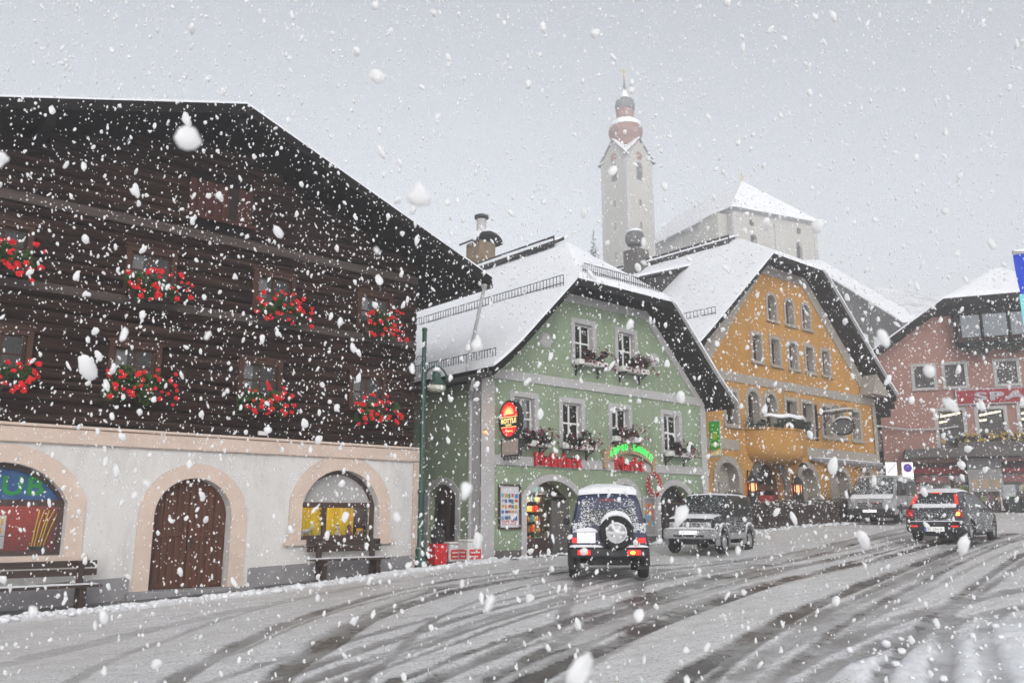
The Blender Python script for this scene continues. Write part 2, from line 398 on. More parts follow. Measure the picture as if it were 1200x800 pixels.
def leaves(b, c, ext, n, size, droop=.0, seed=0, flat=False):
    # many small leaf faces spread through an uneven lumpy volume
    r=random.Random(seed); c=Vector(c)
    lumps=[(Vector((r.uniform(-.8,.8)*ext[0], r.uniform(-.7,.7)*ext[1], r.uniform(-.5,.6)*ext[2])), r.uniform(.3,.65)) for _ in range(9)]
    for i in range(n):
        l,k=r.choice(lumps)
        d=Vector((r.gauss(0,1),r.gauss(0,1),r.gauss(0,1))).normalized()*k*r.uniform(.3,1.0)
        p=c+l+Vector((d.x*min(ext[0],.32),d.y*ext[1],d.z*ext[2]))
        p.z-=droop*abs(p.x-c.x)/max(ext[0],.01)*ext[2]
        s=size*r.uniform(.6,1.4)
        a=Vector((r.gauss(0,1),r.gauss(0,1),r.gauss(0,1))).normalized(); w=a.orthogonal().normalized()
        b.poly([p-a*s,p-w*s*.6,p+a*s,p+w*s*.6])
def blossoms(b, c, ext, n, size, seed=0, petals=7):
    r=random.Random(seed); c=Vector(c)
    petals*=2
    for i in range(n):
        p=c+Vector((r.uniform(-1,1)*ext[0], -ext[1]*r.uniform(.6,1.15), r.uniform(-1,.95)*ext[2]))
        k=(p.x-c.x)/ext[0]; p.z-=.25*ext[2]*k*k
        s=size*r.uniform(.6,1.25)
        for j in range(petals):
            q=p+Vector((r.gauss(0,1),r.gauss(0,1),r.gauss(0,.75))).normalized()*s*r.uniform(.5,.8)
            a=Vector((r.gauss(0,1),r.gauss(0,.4),r.gauss(0,1))).normalized(); w=a.cross(Vector((r.gauss(0,.3),-1,r.gauss(0,.3)))).normalized()
            b.poly([q-a*s*.42,q-w*s*.38,q+a*s*.42,q+w*s*.38])

# ------------------------------------------------------------------ LEFT: old timber house on a plastered ground floor
YF=19.2
th=thing('timber_house','large dark timber house with whitewashed arched ground floor and red geraniums at its windows','house',(7,YF,-1.65),absolute=True)
LRX=[-1.4,7.34,14.75]; LRZ=[6.75,9.42,6.62]
def lroof_z(x): return LRZ[0]+(LRZ[1]-LRZ[0])*(x-LRX[0])/(LRX[1]-LRX[0]) if x<LRX[1] else LRZ[1]+(LRZ[2]-LRZ[1])*(x-LRX[1])/(LRX[2]-LRX[1])
holes=[]
w1=segarch(2.3,4.70,-.74,.30,1.06); w2=segarch(9.9,12.06,-.53,.32,1.17); dr=arch(6.42,8.14,-1.75,.02,.86)
b=MB(); b.plate(rect(.2,13.35,-2.4,1.78),[w1,w2,dr],YF,YF+.5); 
b.box(.2,.6,YF+.5,32,-2.4,1.78); b.box(12.95,13.35,YF+.5,32,-2.4,1.78)
b.build('wall','plaster_white',th)
# plinth: grey sockel, its top follows the street
def pl_z(x): return -1.30+(x-3.7)*(.34/9.65)
b=MB()
for xa,xb in ((.2,6.02),(8.62,13.1)):
    b.plate([(xa,-2.4),(xb,-2.4),(xb,pl_z(xb)),(xa,pl_z(xa))],[],YF-.05,YF-.001)
b.build('plinth','plinth',th)
b=MB(); b.bbox(.15,13.40,YF-.09,YF-.002,1.46,1.78,.02); b.box(.15,13.35,YF-.14,YF-.002,1.785,1.84); b.build('cornice','plaster_beige',th)
b=MB(); b.box(13.1,13.38,YF-.045,YF-.002,-1.6,1.455); b.build('corner_trim','plaster_beige',th)
def shopwin(inner,x0,x1,z0,zs,zt,rise):
    b=MB(); outer=segarch(x0-.34,x1+.34,z0-.0,zs+.08,zt+.36)
    b.plate(outer,[[(x,z) for x,z in inner]],YF-.035,YF-.001)
    wo=b.build('shop_window','plaster_beige',th)
    b=MB(); b.bbox(x0-.45,x1+.45,YF-.14,YF-.003,z0-.13,z0,.012); b.build('sill','plaster_beige',wo)
    e=.004
    fo=segarch(x0+e,x1-e,z0+e,zs,zt-e); f=.10; zb=zs-.02
    xm=x0+(x1-x0)*.34
    ph=[rect(x0+f,xm-.05,z0+f,zb-.06),rect(xm+.05,x1-f,z0+f,zb-.06),segarch(x0+f,x1-f,zb+.07,zs+.06,zt-f)] if rise else [rect(x0+f,x1-f,z0+f,zb-.06),segarch(x0+f,x1-f,zb+.07,zs+.06,zt-f)]
    b=MB(); b.plate(fo,ph,YF+.2,YF+.28); b.build('frame','brown_frame',wo)
    b=MB(); b.box(x0+.05,x1-.05,YF+.235,YF+.243,z0+.05,zb); b.build('pane','glass',wo)
    return wo
wo=shopwin(w1,2.3,4.70,-.74,.30,1.06,False)
b=MB(); b.box(2.2,4.8,YF+.72,YF+.75,-.95,.5); b.build('red_backcloth','red_cloth',wo)
b=MB(); b.plate(segarch(2.38,4.62,.34,.40,1.02),[],YF+.30,YF+.32); b.build('fanlight_cloth','blue_cloth',wo)
b=MB(); b.box(2.2,4.8,YF+.3,YF+.72,-.78,-.70); b.build('display_shelf','brown_frame',wo)
text_obj('LUB',.4,'green_ink',wo,'painted_letters',(3.78,YF+.292,.62),(pi/2,0,0),.005,1.05,.38,bold=.01)
wo2=shopwin(w2,9.9,12.06,-.53,.32,1.17,True)
b=MB(); b.plate(segarch(9.98,11.98,.36,.42,1.12),[],YF+.30,YF+.32); b.build('fanlight_panel','trim_grey',wo2)
b=MB(); n=60
pts=[(9.8+2.0*k/n, YF+.78+.035*sin(k*1.9)+.02*sin(k*.7)) for k in range(n+1)]
for p,q in zip(pts,pts[1:]): b.poly([(p[0],p[1],-.55),(q[0],q[1],-.55),(q[0],q[1],.45),(p[0],p[1],.45)])
b.build('yellow_curtain','yellow_cloth',wo2)
b=MB(); b.box(11.8,12.15,YF+.75,YF+.8,-.6,.5); b.build('side_panel','brown_frame',wo2)
b=MB(); b.box(9.8,12.2,YF+.3,YF+.8,-.60,-.515); b.build('display_shelf','brown_frame',wo2)
# door: surround, reveal and two leaves of vertical boards
b=MB(); b.plate(arch(6.09,8.50,-1.62,-.02,1.18),[dr],YF-.04,YF-.001)
do=b.build('door','plaster_beige',th)
xm=7.28
for xa,xb,nm in ((6.43,xm-.008,0),(xm+.008,8.13,1)):
    xc=7.28; pts=[(xa,-1.6),(xb,-1.6)]; 
    cur=[(xc+.855*cos(pi*k/24), .02+.83*sin(pi*k/24)) for k in range(25)]
    if nm==0: pts=[(xa,-1.6),(xb,-1.6)]+[p for p in cur if p[0]<=xb][:]; pts.insert(2,(xb,.85))
    else: pts=[(xa,-1.6),(xb,-1.6)]+[p for p in cur if p[0]>=xa]+[(xa,.85)]
    b=MB(); b.plate(pts,[],YF+.27,YF+.33)
    # raised boards and rails
    nb=6; wv=(xb-xa)/nb
    for i in range(nb):
        a=xa+i*wv+.012; c=a+wv-.024; zm=(a+c)/2; zt=.02+.83*sqrt(max(0,1-((max(abs(a-xc),abs(c-xc)))/.855)**2)) if max(abs(a-xc),abs(c-xc))<.85 else .02
        b.bbox(a,c,YF+.245,YF+.269,-1.52,zt-.04,.006)
    b.bbox(xa+.02,xb-.02,YF+.225,YF+.2445,-.42,-.32,.008); b.bbox(xa+.02,xb-.02,YF+.225,YF+.2445,-1.5,-1.38,.008)
    b.build('door_leaf','door_wood',do)
b=MB(); b.tube([(7.36,YF+.225,-.55),(7.36,YF+.17,-.55),(7.42,YF+.16,-.55)],.014,6); b.box(7.335,7.385,YF+.222,YF+.2249,-.66,-.46); b.build('handle','iron',do)
b=MB(); b.bbox(5.95,8.7,YF-.28,YF+.26,-2.0,-1.52,.03); b.build('doorstep','plinth',th)
b=MB(); b.bbox(8.66,8.9,YF-.06,YF-.002,1.9,2.0,.01); b.build('junction_box','white_paint',th)

# log wall
rows=[]; z=1.84; rr=random.Random(3)
winX=[(3.0,5.38),(5.92,5.38),(8.87,5.38),(11.75,5.38),(3.2,3.2),(5.75,3.2),(8.64,3.2),(11.6,3.2)]
wh=[(x-.47,x+.47,zc-.42,zc+.42) for x,zc in winX]+[(6.6,8.2,6.95,7.85)]
b=MB()
li=0
while z<9.2:
    h=rr.uniform(.19,.33); z1=z+h
    # ends set by the roof line
    xl,xr=.25,13.12
    lim=lambda zz:(max(xl, LRX[0]+(zz+.25-LRZ[0])*(LRX[1]-LRX[0])/(LRZ[1]-LRZ[0])), min(xr, LRX[2]-(zz+.25-LRZ[2])*(LRX[2]-LRX[1])/(LRZ[1]-LRZ[2])))
    a0,a1=lim(z1)
    segs=[(a0,a1)]
    for (p,q,c,d) in wh:
        if d>z+.02 and c<z1-.02:
            ns=[]
            for s0,s1 in segs:
                if q<=s0 or p>=s1: ns.append((s0,s1)); continue
                if p>s0: ns.append((s0,p))
                if q<s1: ns.append((q,s1))
            segs=ns
    off=rr.uniform(-.03,.03)
    for s0,s1 in segs:
        n=max(2,int((s1-s0)/.5))
        prof=[(.10,z),(.035,z+.012),(-.012,z+h*.28),(-.02,z+h*.6),(.0,z1-.05),(.03,z1-.008),(.10,z1)]
        rings=[]
        for k in range(n+1):
            x=s0+(s1-s0)*k/n
            rings.append([b.pt((x, YF+.03+off+py+.025*noise.noise((x*.8,z*7,py*9)), pz+.022*noise.noise((x*.4,z*3,1.7)))) for py,pz in prof])
        for A,B in zip(rings,rings[1:]):
            for k in range(len(prof)-1): b.face([A[k],B[k],B[k+1],A[k+1]])
        b.face(rings[0]); b.face(rings[-1][::-1])
    z=z1; li+=1
lw=b.build('log_wall','log_wood',th,angle=50)
b=MB()
gp=[(.35,1.8),(13.05,1.8),(13.05,lroof_z(13.05)-.22),(7.34,9.18),(.35,lroof_z(.35)-.22)]
b.plate(gp,[rect(p,q,c,d) for p,q,c,d in wh],YF+.135,YF+.4)
b.box(.35,.7,YF+.4,32,1.8,7.0); b.box(12.7,13.05,YF+.4,32,1.8,7.0); b.plate(gp,[],31.6,32)
b.build('inner_wall','soffit_wood',th)
# weathered beams: string course, gable tie beams, projecting joist ends
b=MB()
for zz,hh,pr in ((4.55,.2,.05),(6.35,.22,.06)): b.bbox(.3,13.1,YF-pr,YF-.005,zz,zz+hh,.02)
b.build('tie_beam','log_grey',th)
for xx in (1.6,3.4,7.34,9.6,11.7):
    zt=lroof_z(xx)-.3
    b=MB(); b.bbox(xx-.1,xx+.1,18.05,YF+.05,zt-.25,zt,.02); b.build('purlin_end','soffit_wood',th)
for x,zc in winX:
    b=MB(); b.plate(rect(x-.55,x+.55,zc-.5,zc+.5),[rect(x-.44,x+.44,zc-.4,zc+.4)],YF-.06,YF+.12)
    b.box(x-.60,x+.60,YF-.09,YF-.02,zc+.503,zc+.56)
    wo=b.build('window','frame_wood',th)
    b=MB(); b.plate(rect(x-.435,x+.435,zc-.395,zc+.395),[rect(x-.39,x-.03,zc-.35,zc-.02),rect(x+.03,x+.39,zc-.35,zc-.02),rect(x-.39,x-.03,zc+.02,zc+.35),rect(x+.03,x+.39,zc+.02,zc+.35)],YF+.03,YF+.07); b.build('frame','frame_wood',wo)
    b=MB(); b.box(x-.4,x+.4,YF+.045,YF+.052,zc-.37,zc+.37); b.build('pane','glass',wo)
    b=MB(); b.box(x-.5,x-.12,YF+.16,YF+.165,zc-.1,zc+.5); b.build('curtain','curtain',wo)
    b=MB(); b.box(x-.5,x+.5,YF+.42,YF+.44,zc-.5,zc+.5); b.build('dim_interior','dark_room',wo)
# loft hatch: red boards with a gap
b=MB()
for k in range(8):
    xa=6.62+k*.197
    if k==5: continue
    b.bbox(xa,xa+.185,YF-.03+.01*(k%2),YF+.02,6.97,7.83,.01)
b.box(6.5,8.3,YF-.07,YF-.035,6.88,6.965)
ha=b.build('loft_hatch','red_wood',th)
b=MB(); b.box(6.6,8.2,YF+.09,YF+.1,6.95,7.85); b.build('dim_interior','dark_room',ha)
# roof: two slabs, snow on top
YV=17.9
for side,(xa,za,xb,zb) in enumerate(((LRX[0],LRZ[0],LRX[1],LRZ[1]),(LRX[2],LRZ[2],LRX[1],LRZ[1]))):
    fn=lambda u,v,xa=xa,za=za,xb=xb,zb=zb:(xa+(xb-xa)*v, YV+15*u, za+(zb-za)*v)
    b=MB(); b.slab(fn,1,1,-.24,0); ro=b.build('roof','soffit_wood',th)
    fs=lambda u,v,xa=xa,za=za,xb=xb,zb=zb:(xa+(xb-xa)*v, YV+.03+14.9*u, za+(zb-za)*v)
    b=MB(); b.slab(fs,40,24,.004,.13,.015,6); b.build('roof_snow','snow',ro,angle=60)
    b=MB(); 
    b.tube([(xa,YV+.05,za-.24),(xa,YV+15,za-.24)],.08,8); b.build('gutter','gutter',ro)
b=MB(); b.tube([(14.62,18.1,6.3),(14.55,18.25,5.6),(14.60,18.75,4.35),(14.6,18.78,4.05)],.05,8); b.tube([(14.62,18.1,6.42),(14.62,18.1,6.3)],[.11,.06],8); b.build('downpipe','pipe_grey',th)
# flower boxes, one thing each
def geranium(i,x,zc,label,ew=.62):
    o=thing('flower_box',label,'flower box',(x,YF-.3,zc),0,'red geraniums at the timber house windows')
    b=MB(); b.bbox(-.5,.5,-.1,.1,-.26,-.08,.015); b.build('planter','bench_wood',o)
    b=MB(); leaves(b,(0,-.06,.02),(ew,.30,.38),2100,.052,.3,i); b.build('foliage','foliage',o)
    b=MB(); blossoms(b,(0,-.10,.02),(ew*1.1,.30,.38),38,.06,i+50,10); b.build('blossoms','geranium',o)
FB=[(3.02,5.0,'upper red geranium box, cut off by the photo edge, on the timber house'),
    (5.92,4.9,'upper red geranium box on the timber house, left of the loft hatch'),
    (8.87,4.93,'upper red geranium box on the timber house, right of the loft hatch'),
    (11.75,4.95,'upper red geranium box nearest the right corner of the timber house'),
    (3.2,2.72,'lower geranium box above the window with the red cloth, mostly green'),
    (5.75,2.74,'lower red geranium box above and left of the arched wooden door'),
    (8.64,2.68,'lower red geranium box above and right of the arched wooden door'),
    (11.62,2.7,'lower red geranium box above the window with the yellow curtain')]
for i,(x,zc,l) in enumerate(FB): geranium(i,x,zc,l,.58+.06*(i%3))

# shop window goods
o=thing('poster','white poster lettered TAXI RAAB in orange inside the window with the red cloth','poster',(3.42,YF+.40,-.28))
b=MB(); b.box(-.3,.3,0,.012,-.32,.32); b.build('sheet','poster',o)
text_obj('TAXI',.2,'banner_orange',o,'lettering',(0,-.004,.2),(pi/2,0,0),.002,.5,.13,bold=.008)
text_obj('RAAB',.2,'banner_orange',o,'lettering',(0,-.004,.03),(pi/2,0,0),.002,.5,.13,bold=.008)
text_obj('0667 558',.1,'iron',o,'lettering',(0,-.004,-.14),(pi/2,0,0),.002,.42,.055)
b=MB(); b.box(-.3,.3,-.003,-.0005,-.085,-.075); b.build('rule','iron',o)
def toy(name,label,x,z,parts):
    o=thing(name,label,'toy',(x,YF+.5,z))
    for nm,mt,f in parts: b=MB(); f(b); b.build(nm,mt,o,smooth=True)
def horse(b):
    b.ball((0,0,.18),(.14,.05,.07)); b.ball((.17,0,.3),(.05,.035,.06)); b.tube([(.1,0,.2),(.16,0,.3)],[.05,.035]); 
    for xx in (-.09,.09): b.tube([(xx,0,.15),(xx*1.15,0,.03)],.02)
toy('rocking_horse','white toy rocking horse in front of the yellow curtain','' or 10.3,-.515,[('body','toy_white',horse),('rocker','frame_wood',lambda b:b.tube([(-.2,0,.06),(-.1,0,.02),(.1,0,.02),(.2,0,.06)],.015))])
def doll(b): b.lathe([(.09,0),(.07,.14),(.03,.2)],(0,0,0),10); b.ball((0,0,.26),.06)
toy('doll','small pale doll standing in the middle of the yellow curtain window',11.18,-.515,[('body','toy_white',doll),('hair','iron',lambda b:b.ball((0,.015,.285),(.06,.06,.045)))])
toy('doll','small purple doll to the right of the pale doll in the shop window',11.52,-.515,[('body','mauve',doll),('hair','frame_wood',lambda b:b.ball((0,.015,.285),(.06,.06,.045)))])
toy('gift_box','orange picture box at the right end of the yellow curtain window',11.83,-.515,[('box','banner_orange',lambda b:b.box(-.09,.09,-.03,.03,0,.24)),('picture','blue_ink',lambda b:b.box(-.05,.05,-.035,-.031,.06,.18))])
toy('toy_lamb','white toy lamb lying beside the rocking horse',10.78,-.515,[('body','toy_white',lambda b:(b.ball((0,0,.1),(.16,.06,.09)),b.ball((.16,-.01,.17),(.06,.05,.05)))),('ribbon','red_box',lambda b:b.lathe([(.05,-.01),(.055,.0),(.05,.01)],(.11,0,.13),10,'X'))])
toy('wind_chime','orange and grey ornament hanging on the post of the yellow curtain window',10.62,.02,[('cord','iron',lambda b:b.tube([(0,-.15,.3),(0,-.15,-.2)],.006)),('beads','sandstone',lambda b:[b.ball((0,-.15,.15-.12*k),(.055-.005*k,.05,.05)) for k in range(3)])])
b_=toy('paper_lantern','orange paper star hanging before the yellow curtain',11.55,.0,[('star','banner_orange',lambda b:[b.tube([(0,0,0),(.11*cos(a*pi/3),0,.11*sin(a*pi/3))],[.035,.004],5) for a in range(6)]),('cord','iron',lambda b:b.tube([(0,0,0),(0,0,.3)],.005))])
o=thing('teapot','dark glazed bowl on the shelf of the window with the red cloth','bowl',(4.35,YF+.5,-.70))
b=MB(); b.lathe([(.06,0),(.16,.08),(.17,.13),(.15,.13),(.05,.02)],(0,0,0),14); b.build('bowl','sign_black',o,smooth=True)
b=MB(); [b.tube([(.05*k-.1,.1,.05),(.07*k-.05,.12,.5+.1*(k%2)),(.09*k-.02,.05,.85)],.012,4) for k in range(5)]; b.build('straw','yellow_cloth',o)
o.name='straw_bowl'

# small strip lamps added behind the transoms to brighten the two window displays
b=MB(); b.box(2.6,4.5,YF+.32,YF+.36,.30,.33); b.build('window_fill_lamp','shop_lamp',wo)
b=MB(); b.box(10.1,11.9,YF+.32,YF+.36,.32,.35); b.build('window_fill_lamp','shop_lamp',wo2)
# benches: slatted back and seat on cast legs
def bench(x,y,L,label):
    o=thing('park_bench',label,'bench',(x,y,gz(x,y)+.03),math.atan((gz(x+1,y)-gz(x-1,y))/2)*0,'wooden benches along the timber house')
    b=MB()
    for k in range(2): b.bbox(-L/2,L/2,.16+.02*k,.20+.02*k,.62+.16*k,.75+.16*k,.012)
    b.build('backrest','bench_wood',o)
    b=MB()
    for k in range(4): b.bbox(-L/2,L/2,-.28+.11*k,-.19+.11*k,.42,.46,.01)
    b.build('seat','bench_wood',o)
    for sx in (-1,1):
        xx=sx*L*.36
        b=MB(); b.bbox(xx-.06,xx+.06,-.22,-.1,0,.42,.012); b.bbox(xx-.06,xx+.06,.06,.16,0,.9,.012); b.bbox(xx-.05,xx+.05,-.1,.06,.3,.4,.01); b.bbox(xx-.05,xx+.05,-.26,.2,.385,.418,.01)
        b.build('leg','bench_wood',o)
    b=MB(); b.slab(lambda u,v:(-L/2+.02+(L-.04)*u,-.1+.24*v,.462),20,4,0,.022,.012,4,6); b.build('snow_dusting','snow',o)
    return o
bench(10.98,18.78,2.05,'brown slatted bench under the window with the yellow curtain')
bench(4.12,18.62,2.3,'brown slatted bench under the red cloth window, cut by the photo edge')
# ------------------------------------------------------------------ GREEN shop house
gh=thing('shop_house','sage green gabled shop house with light grey trim and snowy half-hipped roof','house',(20.74,YF,-1.2),absolute=True)
GX0,GX1=15.45,26.03; GD=33.0
def hiproof(root, xc, half, ze, slope, hiphw, yv, yridge, yback, th_roof, snow, mroof, soff='soffit_wood', flare=0., clipR=None, cut=None):
    # half-hipped roof: two big slopes (front edge runs back from the verge to the ridge end) and the front hip
    zr=ze+half*slope; vh=1-hiphw/half; zh=ze+half*slope*vh
    def prof(v):
        z=ze+half*slope*v
        if flare and v<.22: z+=flare*((.22-v)/.22)**2
        return z
    yf=lambda v: yv if v<=vh else yv+(yridge-yv)*(v-vh)/(1-vh)
    out=[]
    for sx in (-1,1):
        vs=sorted(set([0,.06,.12,.22,vh,1]))
        def fn(u,v,sx=sx): return (xc+sx*half*(1-v), yf(v)+(yback-yf(v))*u, prof(v))
        b=MB()
        def remap(v):
            k=v*(len(vs)-1); i=min(int(k),len(vs)-2); return vs[i]+(vs[i+1]-vs[i])*(k-i)
        b.slab(lambda u,v:fn(u,remap(v)),1,len(vs)-1,-th_roof,0)
        ro=b.build('roof',mroof,root); out.append(ro)
        b=MB(); b.slab(lambda u,v:Vector(fn(u*.999-.004,v))+Vector((sx*.07*(1-v),-.05*(1-u),0)),60,40,.004,snow,.035,9,.55); b.build('roof_snow','snow',ro,angle=60)
    def fh(u,v): return (xc+hiphw*(2*u-1)*(1-v), yv+(yridge-yv)*v, zh+(zr-zh)*v)
    b=MB(); b.slab(fh,6,6,-th_roof,-.002); ro=b.build('hip_roof',mroof,root)
    b=MB(); b.slab(lambda u,v:Vector(fh(u,v*.98))+Vector((0,.03,0)),20,20,.004,snow,.02,6,.7); b.build('roof_snow','snow',ro,angle=60)
    return zr,zh,vh,prof,out
zrG,zhG,vhG,profG,roG=hiproof(gh,20.74,5.72,3.95,1.0,2.33,18.15,21.1,GD,.24,.20,'soffit_wood',flare=.18)
holes=[]
gwins=[]
for xc in (17.10,19.13,21.40,24.08):
    gwins.append(win(gh,holes,xc,2.93,.84,1.28,YF,.16,cols=2,rows=2,glow='warm_glow' if xc==19.13 else None,curtain=xc!=19.13))
for xc in (19.72,21.80):
    gwins.append(win(gh,holes,xc,5.60,.84,1.25,YF,.16,cols=2,rows=2,curtain=False))
d1=segarch(17.15,19.38,-1.9,.55,1.10); d2=segarch(20.95,22.1,-1.6,.65,1.08); d3=segarch(23.3,25.0,-1.6,.62,1.10)
holes+= [d1,d2,d3]
gz0=4.0
out=[(GX0,-2.0),(GX1,-2.0),(GX1,profG(.06)-.28),(20.74+2.2,zhG-.18),(20.74-2.2,zhG-.18),(GX0,profG(.06)-.28)]
b=MB(); b.plate(out,holes,YF,YF+.7)
b.build('wall','plaster_green',gh)
sd=segarch(20.35,21.72,-2.0,.62,.98)
b=MB(); b.plate(rect(YF+.7,GD,-2.0,3.9),[sd],GX0,GX0+.5,axis='X'); b.build('side_wall','plaster_green',gh)
b=MB(); b.box(GX1-.4,GX1,YF+.7,GD,-2,3.9); b.plate(rect(GX0,GX1,-2,8),[],GD-.4,GD); b.box(GX0+.5,GX1-.4,YF+.7,GD-.4,1.55,1.62); b.build('rear_wall','plaster_green',gh)
# light grey trim
b=MB(); b.bbox(15.9,25.72,YF-.05,YF-.001,4.03,4.33,.012); b.bbox(15.9,25.72,YF-.05,YF-.001,1.50,1.79,.012); b.build('string_course','trim_grey',gh)
b=MB(); b.bbox(GX0-.06,15.9,YF-.07,YF-.001,-1.6,3.95,.015); b.bbox(GX0-.06,GX0-.001,YF-.071,19.75,-1.6,3.85,.015); b.build('corner_pilaster','trim_grey',gh)
b=MB(); b.bbox(25.72,GX1+.02,YF-.07,YF-.001,-1.2,3.95,.015); b.build('corner_pilaster','trim_grey',gh)
# raking border below the roof
b=MB()
xi=2.2
o_=[(GX0,profG(.06)-.285),(20.74-xi,zhG-.185),(20.74+xi,zhG-.185),(GX1,profG(.06)-.285),(GX1,profG(.06)-.62),(20.74+xi-.1,zhG-.46),(20.74-xi+.1,zhG-.46),(GX0,profG(.06)-.62)]
b.plate(o_[::-1],[],YF-.04,YF-.001); b.build('gable_border','trim_grey',gh)
def surround(inner,x0,x1,z0,zs,zt,w,Y,root,mat,nm='door',pr=.05):
    b=MB(); b.plate(segarch(x0-w,x1+w,z0,zs+w*.4,zt+w),[inner],Y-pr,Y-.001); return b.build(nm,mat,root)
# dark base strip
b=MB()
for xa,xb in ((15.95,16.95),(19.6,20.7),(22.35,23.05),(25.25,25.7)): b.bbox(xa,xb,YF-.04,YF-.002,-2.0,gz((xa+xb)/2,YF)+.24,.01)
b.build('plinth','stone_dark',gh)
# main shop entrance: deep reveal with a glazed shop door set back on the left
D1=surround(d1,17.15,19.38,-1.7,.55,1.10,.2,YF,gh,'trim_grey')
b=MB(); b.box(17.1,19.45,YF+.62,YF+.70,1.02,1.2); b.plate(rect(17.16,19.37,-1.18,1.0),[rect(17.28,18.3,-.62,.62),rect(18.38,19.28,-.62,.62),rect(17.28,19.28,.7,.95)],YF+.55,YF+.63); b.build('frame','brown_frame',D1)
b=MB(); b.box(17.2,19.34,YF+.585,YF+.593,-.62,.98); b.build('pane','glass',D1)
b=MB(); b.box(17.28,18.3,YF+.56,YF+.62,-1.15,-.63); b.build('door_panel','frame_wood',D1)
b=MB(); b.bbox(18.62,19.36,YF+.42,YF+.54,-1.3,.5,.01); b.build('shutter','canopy_grey',D1)
b=MB(); b.bbox(16.95,19.6,YF-.2,YF+.68,-1.5,-1.12,.02); b.build('doorstep','stone_dark',D1)
D2=surround(d2,20.95,22.1,-1.2,.65,1.08,.2,YF,gh,'trim_grey')
b=MB(); b.plate(segarch(20.954,22.096,-1.2,.64,1.07),[rect(21.08,21.5,-.8,.5),rect(21.6,21.98,-.8,.5)],YF+.25,YF+.31); b.build('frame','white_paint',D2)
b=MB(); b.box(21.0,22.05,YF+.275,YF+.283,-.85,.55); b.build('pane','glass',D2)
D3=surround(d3,23.3,25.0,-1.2,.62,1.10,.2,YF,gh,'trim_grey')
b=MB(); b.plate(segarch(23.304,24.996,-1.2,.61,1.09),[rect(23.4,23.88,-.95,.45),rect(23.95,24.35,-.95,.45),rect(24.42,24.9,-.95,.45),segarch(23.42,24.88,.52,.60,1.0)],YF+.25,YF+.31); b.build('frame','brown_frame',D3)
b=MB(); b.box(23.35,24.95,YF+.275,YF+.283,-.98,.48); b.plate(segarch(23.4,24.9,.5,.6,1.02),[],YF+.276,YF+.284); b.build('pane','glass',D3)
b=MB(); b.box(23.4,24.9,YF+.36,YF+.365,.5,.95); b.build('fanlight_sign','sign_wood',D3)
# side door in the alley wall
b=MB(); b.plate(segarch(20.15,21.92,-1.4,.70,1.18),[segarch(20.35,21.72,-1.4,.62,.98)],GX0-.05,GX0-.001,axis='X'); SD=b.build('door','trim_grey',gh)
b=MB(); b.plate(segarch(20.354,21.716,-1.35,.61,.97),[rect(20.45,20.95,-.6,.45),rect(21.12,21.62,-.6,.45)],GX0+.2,GX0+.27,axis='X'); b.build('frame','brown_frame',SD)
b=MB(); b.box(GX0+.22,GX0+.228,20.4,21.66,-.65,.5); b.build('pane','glass',SD)
b=MB(); b.box(GX0+.36,GX0+.38,20.4,20.9,-.9,.5); b.build('lit_curtain','banner_orange',SD)
b=MB(); b.bbox(GX0-.3,GX0+.19,20.1,21.9,-1.5,-1.13,.02); b.build('doorstep','stone_dark',SD)
# medallions, vent
for xx in (18.02,23.3):
    b=MB(); b.lathe([(.17,YF-.06),(.2,YF-.05),(.24,YF-.03),(.26,YF-.001)],(xx,0,5.45),20,'Y'); b.build('medallion','trim_grey',gh,angle=30)
# gutter along the left eave, downspout
b=MB(); b.tube([(14.98,18.2,3.94),(14.98,GD,3.94)],.09,8); gu=b.build('gutter','gutter',roG[0])
b=MB(); b.tube([(14.98,19.0,3.86),(15.02,19.15,3.62),(15.33,19.6,3.38),(15.38,19.62,3.1),(15.38,19.62,-1.15)],.055,10); b.build('downspout','pipe_grey',gh)
# snow guards: lattice rails on the slopes
def guard(p0,p1,parent,h=.26,n=40,lean=Vector((0,0,1)),nm='snow_guard'):
    p0=Vector(p0);p1=Vector(p1); b=MB()
    for k in (.06,1.0): b.tube([p0+lean*h*k,p1+lean*h*k],.014,5)
    for i in range(n+1):
        q=p0.lerp(p1,i/n); b.tube([q-lean*.1,q+lean*h],.011,4)
    return b.build(nm,'iron',parent)
guard((17.95,18.3,7.12),(17.95,27.5,7.12),roG[0],.27,60)
guard((15.22,18.3,4.42),(15.22,24,4.42),roG[0],.30,46)
guard((18.95,18.42,zhG+.42),(22.7,18.42,zhG+.42),roG[0],.24,40)
# ridge board with its own snow cap
b=MB(); b.slab(lambda u,v:(20.35+.62*v, 21.3+9*u, zrG-.02+.34*v),1,1,-.05,.08); rb=b.build('ridge_board','shingle',gh)
b=MB(); b.slab(lambda u,v:(20.35+.8*v, 21.3+9*u, zrG+.07+.33*v),24,4,.02,.22,.015,4); b.build('ridge_snow','snow',rb,angle=60)
b=MB(); b.box(20.4,20.42,21.25,30,zrG-.1,zrG+.3); b.build('ridge_face','shingle',rb)
